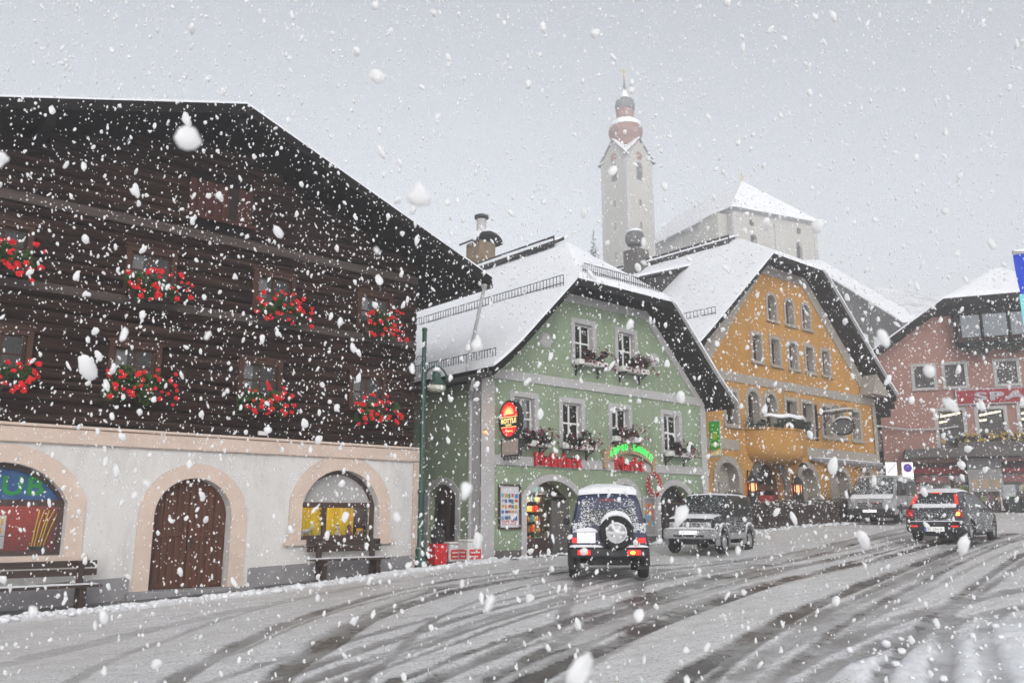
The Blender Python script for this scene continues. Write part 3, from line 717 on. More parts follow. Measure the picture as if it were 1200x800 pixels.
# chimney with arched hood and round cowl
b=MB(); b.bbox(20.55,21.4,25.75,26.65,8.6,11.0,.03); b.box(20.4,21.6,25.6,26.8,9.85,9.98)
ch=b.build('chimney','sandstone',gh)
b=MB(); n=10
b.slab(lambda u,v:(20.98-.62*cos(pi*u), 25.55+1.3*v, 11.0+.36*sin(pi*u)),12,1,-.07,.0); b.build('chimney_hood','iron',ch)
b=MB(); b.slab(lambda u,v:(20.98-.63*cos(pi*u), 25.53+1.34*v, 11.0+.37*sin(pi*u)),14,4,.01,.12,.02,5); b.build('chimney_snow','snow',ch,angle=60)
b=MB(); b.lathe([(.2,11.4),(.2,12.05)],(21.0,26.2,0),12); b.build('flue','trim_grey',ch,angle=40)
b=MB(); b.lathe([(.2,12.06),(.30,12.1),(.30,12.2),(.18,12.26)],(21.0,26.2,0),14); b.build('cowl','iron',ch,angle=40)
# flower boxes
def gbox(i,x,z,label):
    o=thing('flower_box',label,'flower box',(x,YF-.28,z),0,'burgundy flower boxes at the green house windows')
    b=MB(); b.bbox(-.68,.68,-.1,.1,-.22,-.05,.012); b.build('planter','white_paint',o)
    for sx in (-.5,.5):
        b=MB(); b.tube([(sx,.22,-.52),(sx,.2,-.4),(sx,-.1,-.24)],.022,6); b.box(sx-.02,sx+.02,-.12,.26,-.25,-.222); b.box(sx-.02,sx+.02,.22,.26,-.55,-.25); b.build('bracket','iron',o)
    b=MB(); leaves(b,(0,-.08,.06),(.72,.26,.30),1300,.045,.15,i+100); b.build('foliage','foliage_dark',o)
    b=MB(); blossoms(b,(.08,-.08,.05),(.76,.26,.31),42,.045,i+130,9); b.build('blossoms','burgundy',o)
    b=MB(); blossoms(b,(.3,-.09,.02),(.5,.26,.28),16,.04,i+160,8); b.build('pale_blossoms','mauve',o)
for i,(x,z,l) in enumerate([(17.2,2.30,'burgundy flower box beside the oval BOTTLE sign on the green house'),(19.2,2.30,'burgundy flower box under the window with the orange glow'),(21.45,2.66,'burgundy flower box above the arched wooden sign with green neon'),(24.15,2.30,'burgundy flower box at the green house window nearest the green banner'),
      (19.8,5.02,'burgundy flower box under the left attic window of the green gable'),(21.88,5.02,'burgundy flower box under the right attic window of the green gable')]): gbox(i,x,z,l)
# shop interior goods: shelves behind the entrance
def shelf(x0,x1,y,z0,z1,label,seed,axisx=True):
    o=thing('shop_shelf',label,'shelf',((x0+x1)/2,y,z0)); r=random.Random(seed); W=x1-x0; H=z1-z0
    b=MB(); b.box(-W/2,W/2,.3,.33,0,H); k=0; nz=max(2,int(H/.3))
    for j in range(nz+1): b.box(-W/2,W/2,0,.3,j*H/nz-.02,j*H/nz)
    b.build('rack','frame_wood',o)
    g=MB(); pal=[(.5,.25,.05),(.55,.4,.1),(.5,.04,.03),(.1,.3,.3),(.45,.42,.36),(.2,.12,.06),(.35,.3,.05),(.05,.12,.3),(.5,.45,.4),(.25,.05,.03)]
    for j in range(nz):
        x=-W/2+.03
        while x<W/2-.08:
            w=r.uniform(.06,.16); h=r.uniform(.12,.26)*min(1,H/nz/.3); c=r.choice(pal); g.cur=tuple(min(1,q*r.uniform(.7,1.3)) for q in c)
            g.box(x,x+w,.02+r.uniform(0,.05),.26,j*H/nz+.001,j*H/nz+h); x+=w+r.uniform(.005,.04)
    go=g.build('goods','goods',o); go['kind']='stuff'
    return o
shelf(17.25,18.45,YF+1.3,-1.1,1.15,'tall shelf of colourful goods inside the main arched shop entrance',1)
shelf(18.5,19.6,YF+1.9,-1.1,1.15,'rear shelf of goods deeper inside the main arched shop entrance',2)
shelf(23.3,25.1,YF+1.2,-1.0,.9,'shelf of goods behind the right-hand arched shop door',3)
b=MB(); b.box(17.3,19.3,YF+.78,YF+1.15,1.38,1.42); b.build('ceiling_lamp','bright_shop_lamp',gh)
b=MB(); b.box(23.4,24.9,YF+.75,YF+1.1,1.38,1.42); b.build('ceiling_lamp','bright_shop_lamp',gh)
b=MB(); b.box(15.96,16.5,20.6,21.5,1.36,1.40); b.build('ceiling_lamp','shop_lamp',gh)
# notice case
def frame_thing(name,label,cat,x0,x1,z0,z1,Y,mfr,fr=.05):
    o=thing(name,label,cat,((x0+x1)/2,Y,z0),absolute=True)
    b=MB(); b.plate(rect(x0-fr,x1+fr,z0-fr,z1+fr),[rect(x0,x1,z0,z1)],Y-.07,Y-.001); b.build('frame',mfr,o)
    return o
o=frame_thing('poster_case','framed blue and red offers poster beside the main shop entrance','poster',16.12,16.86,-.28,.90,YF,'brown_frame')
b=MB(); b.box(16.12,16.86,YF-.02,YF-.004,-.28,.90); b.build('sheet','poster',o)
r=random.Random(5); g=MB()
pal=[(.05,.16,.4),(.03,.1,.3),(.5,.08,.04),(.5,.25,.05),(.1,.3,.45),(.06,.2,.15),(.3,.3,.34)]
for i in range(5):
    for j in range(5):
        g.cur=r.choice(pal); xa=16.2+.125*i+r.uniform(-.01,.01); zb=.68-.16*j
        g.box(xa,xa+r.uniform(.07,.12),YF-.0245,YF-.0205,zb-r.uniform(.07,.13),zb)
g.build('pictures','goods',o)
b=MB(); b.plate(rect(16.24,16.74,-.2,-.02),[rect(16.255,16.725,-.185,-.035)],YF-.024,YF-.0203); b.build('red_border','red_box',o)
text_obj('TOP ANGEBOT',.1,'red_box',o,'lettering',(16.49,YF-.022,-.11),(pi/2,0,0),.002,.42,.07,bold=.004)
o=frame_thing('menu_board','small dark framed board on the green wall above the snowy jeep roof','sign',19.62,20.55,.55,.92,YF,'iron',.035)
b=MB(); b.box(19.62,20.55,YF-.02,YF-.004,.55,.92); b.build('sheet','grey_glass',o)
o=frame_thing('vending_case','pale wall case with orange pictures left of the right-hand shop door','display case',22.42,22.98,-.55,.62,YF,'trim_grey',.06)
b=MB(); b.box(22.42,22.98,YF-.03,YF-.004,-.55,.62); b.build('sheet','plinth',o)
g=MB()
for i in range(3):
    for j in range(4): g.cur=r.choice(pal[2:5]); g.box(22.47+.17*i,22.59+.17*i,YF-.036,YF-.031,.32-.2*j,.46-.2*j)
g.build('pictures','goods',o)
o=frame_thing('menu_board','narrow grey notice board at the right corner of the green house','sign',25.28,25.6,.1,.72,YF,'plinth',.03)
b=MB(); b.box(25.28,25.6,YF-.02,YF-.004,.1,.72); b.build('sheet','grey_boards',o)

# red raised shop letters
o=thing('shop_sign','red raised shop lettering with dots above the main entrance of the green house','sign',(18.42,YF-.12,1.73))
text_obj('Meßelack',.5,'red_letter',o,'lettering',(0,0,0),(pi/2,0,0),.05,2.0,.44,bold=.003)
b=MB(); b.box(-.95,.95,.055,.075,-.06,-.02); b.box(-.95,.95,.055,.075,.06,.1); b.build('mounting_rail','iron',o)
o=thing('shop_sign','red raised word Markt under the arched wooden sign','sign',(21.68,YF-.12,1.74))
text_obj('Markt',.5,'red_letter',o,'lettering',(0,0,0),(pi/2,0,0),.05,1.36,.46,bold=.003)
b=MB(); b.box(-.65,.65,.055,.075,-.06,-.02); b.build('mounting_rail','iron',o)
o=thing('arched_sign','arched wooden sign with glowing green neon script above the word Markt','sign',(21.72,YF-.1,2.1))
def arcpt(h,s): # s -1..1 along the arc
    return (1.22*s, h-.42*s*s)
up=[arcpt(.42,-1+2*k/20) for k in range(21)]; lo=[arcpt(-.02,-1+2*k/20) for k in range(21)]
b=MB(); b.plate(lo+up[::-1],[],-.03,.05); b.bbox(-1.28,-1.12,-.05,.05,-.55,.05,.01); b.bbox(1.12,1.28,-.05,.05,-.55,.05,.01); b.bbox(-.05,.05,-.05,-.031,0,.42,.008); b.build('board','sign_wood',o)
for word,s0,s1 in (('Alpen',-.86,-.1),('Bauern',.1,.9)):
    for i,chh in enumerate(word):
        s=s0+(s1-s0)*(i+.5)/len(word); x,z=arcpt(.2,s)
        text_obj(chh,.27,'neon_green',o,'lettering',(x,-.055,z),(pi/2,0,0),.012,.15,.23,bold=.006)
# oval lit sign on a bracket, faces up the street
XS=16.15
o=thing('oval_sign','lit red and black oval sign lettered BOTTLE at the green house corner','sign',(XS,18.70,2.78))
b=MB(); b.plate(ell(0,0,.45,.56,36),[],-.09,.09,axis='X'); b.build('case','sign_black',o)
def ovalpiece(z0,z1,a=.39,bb=.5):
    pts=[p for p in ell(0,0,a,bb,72) if z0<=p[1]<=z1]
    pts.sort(key=lambda p:atan2(p[1]-(z0+z1)/2,p[0])); return pts
b=MB(); b.plate(ovalpiece(.08,.6),[],-.098,-.0905,axis='X'); b.plate(ovalpiece(-.6,-.21),[],-.098,-.0905,axis='X'); b.build('red_field','sign_red',o)
b=MB()
st=[]
for k in range(22):
    a=pi*k/21; rr_=.27 if k%2 else .15; st.append((rr_*cos(a), .14+rr_*.95*sin(a)))
b.plate(st,[],-.104,-.0985,axis='X'); b.build('sunburst','sign_gold',o)
b=MB(); b.plate(rect(-.38,.38,.055,.08),[],-.104,-.0985,axis='X'); b.plate(rect(-.33,.33,-.235,-.212),[],-.104,-.0985,axis='X'); b.build('gold_line','sign_gold',o)
text_obj('BOTTLE',.2,'sign_gold',o,'lettering',(-.1,0,-.045),(pi/2,0,-pi/2),.005,.66,.15,bold=.012)
text_obj('BEER',.1,'sign_gold',o,'lettering',(-.1,0,-.165),(pi/2,0,-pi/2),.004,.26,.05,bold=.004)
text_obj('original',.1,'sign_gold',o,'lettering',(-.104,0,-.34),(pi/2,0,-pi/2),.004,.32,.07,bold=.004)
b=MB(); b.tube([(0,.4,-.1),(0,.5,-.1)],.025,6); b.build('bracket','iron',o)
o=thing('hanging_board','pale ribbed board with iron scrollwork hanging below the oval sign','sign',(XS,18.70,1.98))
b=MB(); b.bbox(-.04,.04,-.36,.36,-.22,.22,.01); [b.box(-.046,-.0405,-.33+.09*k,-.27+.09*k,-.19,.19) for k in range(8)]; b.build('board','board_pale',o)
b=MB(); b.plate(rect(-.40,.40,-.26,.24),[rect(-.362,.362,-.222,.222)],-.05,.05,axis='X')
for k in range(5):
    c=-.3+.15*k; b.tube([(0,c+.06*cos(t*.7)*(1-t/14),-.33+.06*sin(t*.7)*(1-t/14)) for t in range(12)],.012,5)
b.tube([(0,.38,.1),(0,.5,.1)],.02,6)
b.build('iron_frame','iron',o)
# small warm corner lamp
o=thing('corner_lamp','tiny warm lamp on the grey corner pilaster beside the oval sign','lamp',(15.5,YF-.12,2.42))
b=MB(); b.lathe([(.03,-.06),(.06,-.03),(.03,.03)],(0,0,0),10); b.build('bulb','lantern_glow',o,smooth=True)
b=MB(); b.box(-.03,.03,.0,.05,.03,.06); b.build('holder','iron',o)
# round red and white emblem on an arm
o=thing('round_emblem','red ring emblem with white studs on a grey arm, near the arched shop doors','sign',(22.62,18.85,1.08))
b=MB(); n=28
b.tube([(0,.24*cos(2*pi*k/n),.36*sin(2*pi*k/n)) for k in range(n+1)],.075,8,False); b.build('ring','red_dull',o,smooth=True)
for k in range(16): b=MB(); b.ball((-.07,.24*cos(2*pi*k/16),.36*sin(2*pi*k/16)),.03,6,4); b.build('stud','white_paint',o)
b=MB(); b.xf=Matrix.Translation((.0,.1,.22))@Matrix.Rotation(radians(-28),4,'X'); b.bbox(-.03,.03,-.3,.42,-.09,.09,.01); b.build('arm','pipe_grey',o)
b=MB(); b.bbox(-.03,.03,-.3,-.16,-.16,.0,.02); b.build('orange_tab','banner_orange',o)
# green hanging banner
o=thing('banner_sign','bright green vertical banner with pale foot at the right corner of the green house','sign',(26.2,18.9,2.22))
b=MB(); b.box(-.02,.02,-.22,.22,.22,1.22); b.build('panel','banner_green',o)
b=MB(); b.lathe([(.001,-.028),(.15,-.0275),(.15,-.021)],(0,0,.72),18,'X'); b.build('disc','banner_yellow',o)
b=MB(); b.plate([(-.22,0),(.22,0),(.22,.06),(-.22,.22)],[],-.02,.02,axis='X'); b.build('foot','banner_cream',o)
b=MB(); b.plate([(.22,.06),(.22,.10),(-.22,.26),(-.22,.22)],[],-.026,-.0205,axis='X'); b.build('stripe','banner_orange',o)
text_obj('ARGO',.15,'banner_cream',o,'lettering',(-.026,-.02,.40),(pi/2,0,-pi/2),.004,.34,.12,bold=.006)
b=MB(); b.tube([(0,-.25,1.26),(0,.3,1.26)],.022,6); b.tube([(0,-.25,-.04),(0,.3,-.04)],.022,6); b.box(.025,.06,-.25,.25,-.04,1.26); b.build('holder','pipe_grey',o)

# things in the alley
zz=gz(14.1,19.5)
o=thing('litter_bin','small red bin at the alley mouth next to the lamp post','bin',(14.12,19.42,zz))
b=MB(); b.bbox(-.2,.2,-.18,.18,.02,.58,.02); b.build('bin','red_box',o)
o=thing('rubbish_bag','dark bag standing on top of the small red bin','bag',(14.12,19.42,zz+.58))
b=MB(); b.lathe([(.16,0),(.2,.15),(.19,.32),(.1,.42),(.05,.46),(.09,.52)],(0,0,0),12); b.build('sack','black_plastic',o,smooth=True)
for i,(x,y,l) in enumerate([(14.86,19.75,'white ice chest with red labels, left one of the pair in the alley'),(15.12,19.25,'white ice chest with red labels, front one next to the grey corner pilaster')]):
    o=thing('ice_chest',l,'chest',(x,y,gz(x,y)),0,'white chests in the alley')
    b=MB(); b.bbox(-.26,.26,-.22,.22,.03,.50+.06*i,.02); b.build('body','white_box',o)
    b=MB(); b.bbox(-.27,.27,-.23,.23,.51+.06*i,.57+.06*i,.015); b.build('lid','white_paint',o)
    b=MB(); b.box(-.2,.2,-.226,-.2205,.1,.36); b.box(-.2655,-.2605,-.16,.16,.1,.36); b.build('label','red_box',o)
    b=MB(); b.box(-.16,.16,-.231,-.2265,.26,.30); b.box(-.16,.1,-.231,-.2265,.16,.19); b.box(-.271,-.266,-.12,.12,.26,.30); b.box(-.271,-.266,-.12,.08,.16,.19); b.build('white_stripes','white_paint',o)

# green street lamp
o=thing('street_lamp','dark green street lamp with curled bracket and bell lantern at the alley','street lamp',(12.97,18.6,gz(12.97,18.6)))
b=MB(); b.lathe([(.13,0),(.13,.5),(.085,.62),(.075,1.9),(.1,1.95),(.1,2.0),(.068,2.05),(.06,5.6),(.062,6.25),(.075,6.27),(.075,6.33),(.03,6.36)],(0,0,0),14); b.build('post','green_metal',o,angle=40)
b=MB()
n=14; cx,cz=.42,4.98
b.tube([(0,0,4.7)]+[(cx-.36*cos(pi*k/n),0,cz+.36*sin(pi*k/n)) for k in range(n+1)],.028,6)
b.tube([(-.06-.13*cos(t*.55)*(1-t/16)-.06,0,5.45+.13*sin(t*.55)*(1-t/16)) for t in range(14)],.012,5)
b.build('bracket','green_metal',o,smooth=True)
b=MB(); b.lathe([(.03,5.22),(.09,5.2),(.12,5.1),(.13,5.0),(.25,4.86),(.27,4.82)],(.42,0,0),16); b.build('lantern_hood','green_metal',o,smooth=True)
b=MB(); b.lathe([(.25,4.81),(.25,4.71),(.15,4.65)],(.42,0,0),16); b.build('lantern_glass','lamp_glass',o,smooth=True)
b=MB(); b.lathe([(.02,5.33),(.1,5.29),(.13,5.2)],(.42,0,0),12); b.build('snow_cap','snow',o,smooth=True)
# ------------------------------------------------------------------ ORANGE inn
YO=20.0
inn=thing('inn','ochre orange gabled inn with sand-coloured trim, rounded balcony and arched ground floor','inn',(33.3,YO,-.4),absolute=True)
OC=33.27; OH=8.2; OX0,OX1=26.5,40.93; OD=36.0
zrO,zhO,vhO,profO,roO=hiproof(inn,OC,OH,5.75,.86,2.05,19.1,22.2,OD,.26,.20,'soffit_wood',flare=.1)
holes=[]
for xc in (32.32,33.74,35.12): win(inn,holes,xc,9.0,.62,1.12,YO,.14,'trim_sand','brown_frame',1,1,top=.31,curtain=False,rec=.25,fr=.06)
for xc in (31.0,32.4,33.8,35.2,36.6): win(inn,holes,xc,7.02,.62,1.12,YO,.15,'trim_sand','brown_frame',1,2,curtain=False,rec=.25)
win(inn,holes,28.95,4.3,.78,1.3,YO,.17,'trim_sand','brown_frame',1,2,rec=.25)
for xc in (30.5,31.8): win(inn,holes,xc,4.42,.8,1.4,YO,.2,'trim_sand','brown_frame',1,1,top=.4,curtain=False,rec=.3)
for xc in (33.4,34.68): win(inn,holes,xc,4.28,.82,1.4,YO,.16,'trim_sand','brown_frame',1,2,rec=.3,curtain=False)
for xc in (36.35,37.45,38.98): win(inn,holes,xc,4.28,.74,1.3,YO,.18,'trim_sand','brown_frame',1,2,rec=.3)
arches=[(27.75,29.15),(33.62,34.98),(36.42,37.78),(39.1,40.28)]
for a,c in arches: holes.append(arch(a,c,-1.2,1.45,2.12))
dO=arch(30.25,32.4,-1.4,1.2,2.2); holes.append(dO)
out=[(OX0,-1.6),(OX1,-1.6),(OX1,5.75),(OC+1.95,zhO-.2),(OC-1.95,zhO-.2),(OX0,5.75)]
b=MB(); b.plate(out,holes,YO,YO+.5); b.build('wall','plaster_orange',inn)
b=MB(); b.box(OX0,OX0+.4,YO+.5,OD,-1.6,5.6); b.box(OX1-.4,OX1,YO+.5,OD,-1.6,5.6); b.plate(out,[],OD-.4,OD); b.box(OX0+.4,OX1-.4,YO+.5,OD-.4,2.6,2.7); b.build('rear_wall','plaster_orange',inn)
# slabs of trim
b=MB(); b.bbox(OX0,OX1,YO-.05,YO-.001,5.38,5.76,.012); b.bbox(OX0,29.3,YO-.05,YO-.001,2.62,3.02,.012); b.bbox(34.4,OX1,YO-.05,YO-.001,2.62,3.02,.012); b.bbox(40.62,OX1+.03,YO-.06,YO-.051,-.5,5.37,.003); b.build('string_course','trim_sand',inn)
b=MB()
xi=1.95
o_=[(OX0,5.8),(OC-xi,zhO-.205),(OC+xi,zhO-.205),(OX1,5.8)]; lo=[(OX1-.85,5.8),(OC+xi-.3,zhO-.62),(OC-xi+.3,zhO-.62),(OX0+.85,5.8)]
b.plate((o_+lo)[::-1],[],YO-.045,YO-.001); b.build('gable_border','trim_sand',inn)
b=MB(); b.plate([(39.4,5.78),(41.2,5.78),(41.2,6.0),(40.1,7.0)],[],19.25,YO-.06); b.build('eave_corbel','trim_sand',inn)
for i,(a,c) in enumerate(arches):
    inner=arch(a,c,-1.2,1.45,2.12); w=.26
    b=MB(); b.plate(arch(a-w,c+w,-.6,1.45,2.12+w),[inner],YO-.05,YO-.001); b.plate(inner,[arch(a+.02,c-.02,-1.1,1.45,2.10)],YO+.002,YO+.4); an=b.build('arched_niche','trim_sand',inn)
    b=MB(); b.box(a-.1,c+.1,YO+.42,YO+.46,-1.2,2.3); b.build('niche_back','trim_sand',an)
    b=MB(); b.box(a+.12,c-.12,YO+.405,YO+.419,1.3,1.36); b.box(a+.12,c-.12,YO+.405,YO+.419,.3,.34); b.build('rail','plinth',an)
    if i in (0,):
        b=MB(); b.box(a+.02,a+.4,YO+.2,YO+.24,-1,1.4); b.build('shutter','sign_black',an)
    if i>0:
        pass
b=MB(); b.plate(arch(29.85,32.8,-.8,1.2,2.5),[dO],YO-.08,YO-.001); dd=b.build('door','stone_dark',inn)
b=MB(); b.plate(arch(30.26,32.39,-1.3,1.2,2.19),[rect(30.5,31.25,.0,1.1),rect(31.4,32.15,.0,1.1),arch(30.5,32.15,1.32,1.4,2.0)],YO+.3,YO+.36); b.build('frame','door_wood',dd)
b=MB(); b.box(30.4,32.2,YO+.325,YO+.333,-.1,1.15); b.plate(arch(30.42,32.2,1.25,1.35,2.08),[],YO+.326,YO+.334); b.build('pane','glass',dd)
b=MB(); b.box(30.35,32.3,YO+.44,YO+.46,1.2,2.15); b.build('lit_transom','warm_glow',dd)
b=MB(); b.bbox(30.6,32.05,YO+.27,YO+.299,.55,.9,.01); b.build('red_board','red_dull',dd)
# rolled awning line with its snow
b=MB(); b.bbox(34.5,OX1-.1,YO-.28,YO-.052,2.42,2.56,.03); aw=b.build('rolled_awning','plinth',inn)
b=MB(); 
for k in range(40): b.plate([(34.55+.155*k,2.419),(34.65+.155*k,2.419),(34.6+.155*k,2.3)],[],YO-.27,YO-.26)
b.build('valance','plinth',aw)
b=MB(); b.slab(lambda u,v:(34.5+6.3*u,YO-.27+.2*v,2.562),50,3,0,.05,.01,4); b.build('awning_snow','snow',aw)
# rounded balcony
BX,BW,BDp=31.62,1.82,1.2
def bal(r,z): return lambda k:(BX-BW*r*cos(pi*k), YO-BDp*r*sin(pi*k), z)
b=MB(); n=24
prof=[(.62,2.15),(.85,2.3),(.97,2.5),(1.0,2.72),(1.0,3.46),(1.04,3.48),(1.04,3.56),(.93,3.56),(.93,3.0)]
rings=[[b.pt(bal(r_,z_)(k/n)) for k in range(n+1)] for r_,z_ in prof]
for A,B in zip(rings,rings[1:]):
    for k in range(n): b.face([A[k],A[k+1],B[k+1],B[k]])
b.face(rings[0][::-1]); b.face(rings[-1])
b.build('balcony','plaster_orange',inn,angle=40)
o=thing('balcony_hedge','dark evergreen planting with a thick snow cap on the rounded balcony','plant',(BX,YO-.9,3.56))
b=MB(); r=random.Random(9)
for i in range(9):
    k=.12+.76*i/8; x=-BW*cos(pi*k)*.98; y=.9-BDp*sin(pi*k)*.98
    leaves(b,(x,y,.14),(.34,.26,.32),260,.055,0,300+i)
b.build('foliage','needles',o)
b=MB(); b.slab(lambda u,v:((-BW*cos(pi*(.2+.68*u)))*(1.06-.22*v), .9-BDp*sin(pi*(.2+.68*u))*(1.06-.22*v), .42+.03*sin(u*23)),40,5,-.02,.15,.04,5,3); b.build('snow_cap','snow',o,smooth=True)
# dormer on the left slope (shed roof, dark cheek) and the chimney cowl
b=MB()
def Lz(x): return 5.75+.86*(x-(OC-OH))
yd0,yd1=24.0,29.0; xa,xb=28.2,31.9
za,zb=10.35,Lz(31.9)+.05
b.plate([(xa,Lz(xa)-.1),(xb,Lz(xb)-.1),(xb,zb-.1),(xa,za-.1)],[],yd0,yd0+.1); b.box(xa,xa+.1,yd0+.1,yd1,Lz(xa)-.2,za-.15)
dm=b.build('dormer','shingle',roO[0])
b=MB(); b.slab(lambda u,v:(xa-.3+(xb-xa+.3)*v, yd0-.25+5*u, za+.02+(zb-za)*v),1,1,-.1,0); b.build('dormer_roof','shingle',dm)
b=MB(); b.slab(lambda u,v:(xa-.3+(xb-xa+.3)*v, yd0-.22+4.9*u, za+.02+(zb-za)*v),20,14,.003,.22,.02,6); b.build('dormer_snow','snow',dm,angle=60)
b=MB(); b.slab(lambda u,v:(OC-.45+.75*v, 22.4+9*u, zrO-.1+.4*v),1,1,-.05,.08); rb=b.build('ridge_board','shingle',inn)
b=MB(); b.slab(lambda u,v:(OC-.45+.95*v, 22.4+9*u, zrO+.02+.38*v),24,4,.02,.2,.015,4); b.build('ridge_snow','snow',rb,angle=60)
b=MB(); b.box(OC-.42,OC-.40,22.35,31,zrO-.3,zrO+.25); b.build('ridge_face','shingle',rb)
b=MB(); b.bbox(32.2,33.1,27.4,28.4,11.2,13.55,.03); cc=b.build('chimney','stone_dark',inn)
b=MB(); b.lathe([(.2,13.5),(.22,13.75),(.42,13.85),(.5,14.05),(.5,14.3),(.42,14.5),(.2,14.62)],(32.6,27.9,0),16); b.build('cowl','slate',cc,angle=40)
b=MB(); b.lathe([(.40,14.52),(.34,14.64),(.18,14.73),(.02,14.76)],(32.6,27.9,0),12); b.build('snow_cap','snow',cc,smooth=True)
# big carved bracket end at the right eave
b=MB(); b.bbox(40.95,41.35,19.15,YO+3,5.2,5.62,.03); b.bbox(40.95,41.2,19.3,YO+1,4.8,5.19,.03); b.build('eave_bracket','soffit_wood',inn)
guard((27.2,19.3,Lz(27.2)+.22),(27.2,28,Lz(27.2)+.22),roO[0],.26,50)
# lanterns by the door, gooseneck lamps, niches' red flowers
def lantern(x,label):
    o=thing('wall_lantern',label,'lantern',(x,YO-.1,.35),0,'lanterns beside the inn door')
    b=MB(); b.bbox(-.22,.22,-.12,.09,-.75,.45,.03); b.build('backplate','stone_dark',o)
    b=MB(); b.lathe([(.10,.68),(.14,.72),(.15,.76),(.14,.98)],(0,-.16,0),6); b.build('glass_body','lantern_glow',o)
    b=MB(); b.lathe([(.27,1.02),(.24,1.08),(.1,1.3),(.03,1.36),(.03,1.44)],(0,-.16,0),6); b.tube([(0,-.16,1.4),(0,.05,1.5),(0,.08,1.2)],.025,6)
    for k in range(6): b.tube([(.185*cos(pi*k/3),-.16+.185*sin(pi*k/3),.35),(.185*cos(pi*k/3),-.16+.185*sin(pi*k/3),1.03)],.028,4)
    b.lathe([(.1,-.1),(.16,.0),(.18,.3),(.19,.6)],(0,-.16,0),6)
    b.build('cage','iron',o)
lantern(29.75,'glowing iron wall lantern to the left of the inn door'); lantern(33.05,'glowing iron wall lantern to the right of the inn door')
for x,l in ((33.26,'black gooseneck wall lamp next to the balcony of the inn'),(35.8,'black gooseneck wall lamp between the second and third inn niches'),(38.5,'black gooseneck wall lamp between the third and last inn niches'),(40.7,'black gooseneck wall lamp at the right corner of the inn')):
    o=thing('wall_lamp',l,'lamp',(x,YO,2.2),0,'gooseneck lamps on the inn wall')
    b=MB(); b.tube([(0,-.01,.0),(0,-.25,.12),(0,-.42,.08)],.022,6); b.build('arm','iron',o)
    b=MB(); b.lathe([(.05,.08),(.12,.04),(.22,-.08)],(0,-.45,0),12); b.build('lamp_shade','iron',o)
for i,((a,c),l) in enumerate(zip(arches,('red flowers in the niche beside the banner','red flowers in the inn niche right of the door','red flowers in the third inn niche, left of the van','red flowers in the last inn niche behind the van'))):
    o=thing('flower_trough',l,'flowers',((a+c)/2,YO+.1,-.2),0,'red flowers in the inn niches')
    b=MB(); b.bbox(-.6,.6,-.14,.14,-.35,-.1,.015); b.build('planter','stone_dark',o)
    b=MB(); leaves(b,(0,0,.05),(.6,.18,.26),260,.05,.1,400+i); b.build('foliage','foliage_dark',o)
    b=MB(); blossoms(b,(0,0,.08),(.55,.16,.2),18,.06,430+i,7); b.build('blossoms','geranium',o)
# wrought-iron inn sign
o=thing('iron_sign','wrought iron inn sign with a snowy arm and an oval plate over the street','sign',(35.3,YO-.06,4.5))
b=MB(); b.box(-.05,.05,-.04,.05,-1.15,.45); b.tube([(0,0,-.02),(0,-1.75,.05)],.03,6); b.tube([(0,0,-.75),(0,-.7,-.1),(0,-.9,0)],.022,6)
for c0,s in ((-.45,1),(-.95,-1),(-1.35,1)):
    b.tube([(0,c0+.17*cos(t*.6)*(1-t/20),.2*0+.19+.14*sin(t*.6)*(1-t/20)) for t in range(18)],.016,5)
b.tube([(0,-.9,0),(0,-.9,-.3)],.012,5); b.tube([(0,-1.6,.02),(0,-1.6,-.3)],.012,5); b.build('bracket','iron',o)
b=MB(); b.plate(ell(-1.25,-.62,.5,.34,28),[],-.03,.03,axis='X'); b.build('plate','slate',o)
b=MB(); b.plate(ell(-1.25,-.62,.54,.38,28),[ell(-1.25,-.62,.47,.31,28)],-.045,.045,axis='X'); b.build('rim','iron',o)
b=MB(); b.slab(lambda u,v:(-.05+.1*v,-.1-1.6*u,.09+.04*u),20,3,0,.07,.02,5,5); b.slab(lambda u,v:(-.06+.12*v,-1.25-.4*cos(pi*u),-.62+.37*sin(pi*(.15+.7*u))),16,3,0,.08,.01,4); b.build('snow_cap','snow',o,smooth=True)
# hedge in front of the inn
def hedge(name,x0,x1,y,w,h,label,n,seed,mat='twig'):
    o=thing(name,label,'hedge',((x0+x1)/2,y,gz((x0+x1)/2,y)))
    r=random.Random(seed); b=MB(); s=MB()
    for i in range(n):
        x=r.uniform(x0,x1); yy=y+r.uniform(-w/2,w/2); z0=gz(x,yy); hh=h*(.8+.25*noise.noise((x*1.3,yy,seed)))*r.uniform(.75,1.05)
        p=Vector((x,yy,z0)); d=Vector((r.gauss(0,.16),r.gauss(0,.12),1)); q=p+d*hh
        b.tube([p-Vector(o.location),p.lerp(q,.5)+Vector((r.gauss(0,.03),r.gauss(0,.03),0))-Vector(o.location),q-Vector(o.location)],[.014,.01,.005],3,False)
        for k in range(5):
            t=r.uniform(.3,1); c=p.lerp(q,t)-Vector(o.location); e=c+Vector((r.gauss(0,.11),r.gauss(0,.11),r.uniform(.0,.16)))
            b.tube([c,e],[.008,.004],3,False)
            a=Vector((r.gauss(0,1),r.gauss(0,1),r.gauss(0,1))).normalized()*.035; w_=a.orthogonal()
            b.poly([e-a,e-w_*.7,e+a,e+w_*.7])
        if r.random()<.22:
            c=q-Vector(o.location); s.ball(c,(r.uniform(.03,.08),r.uniform(.03,.08),.022),6,4)
    b.build('branches',mat,o); s.build('snow_dusting','snow',o)['kind']='stuff'
hedge('clipped_hedge',28.0,34.6,18.35,.8,1.15,'bare brown clipped hedge in front of the inn',900,21)

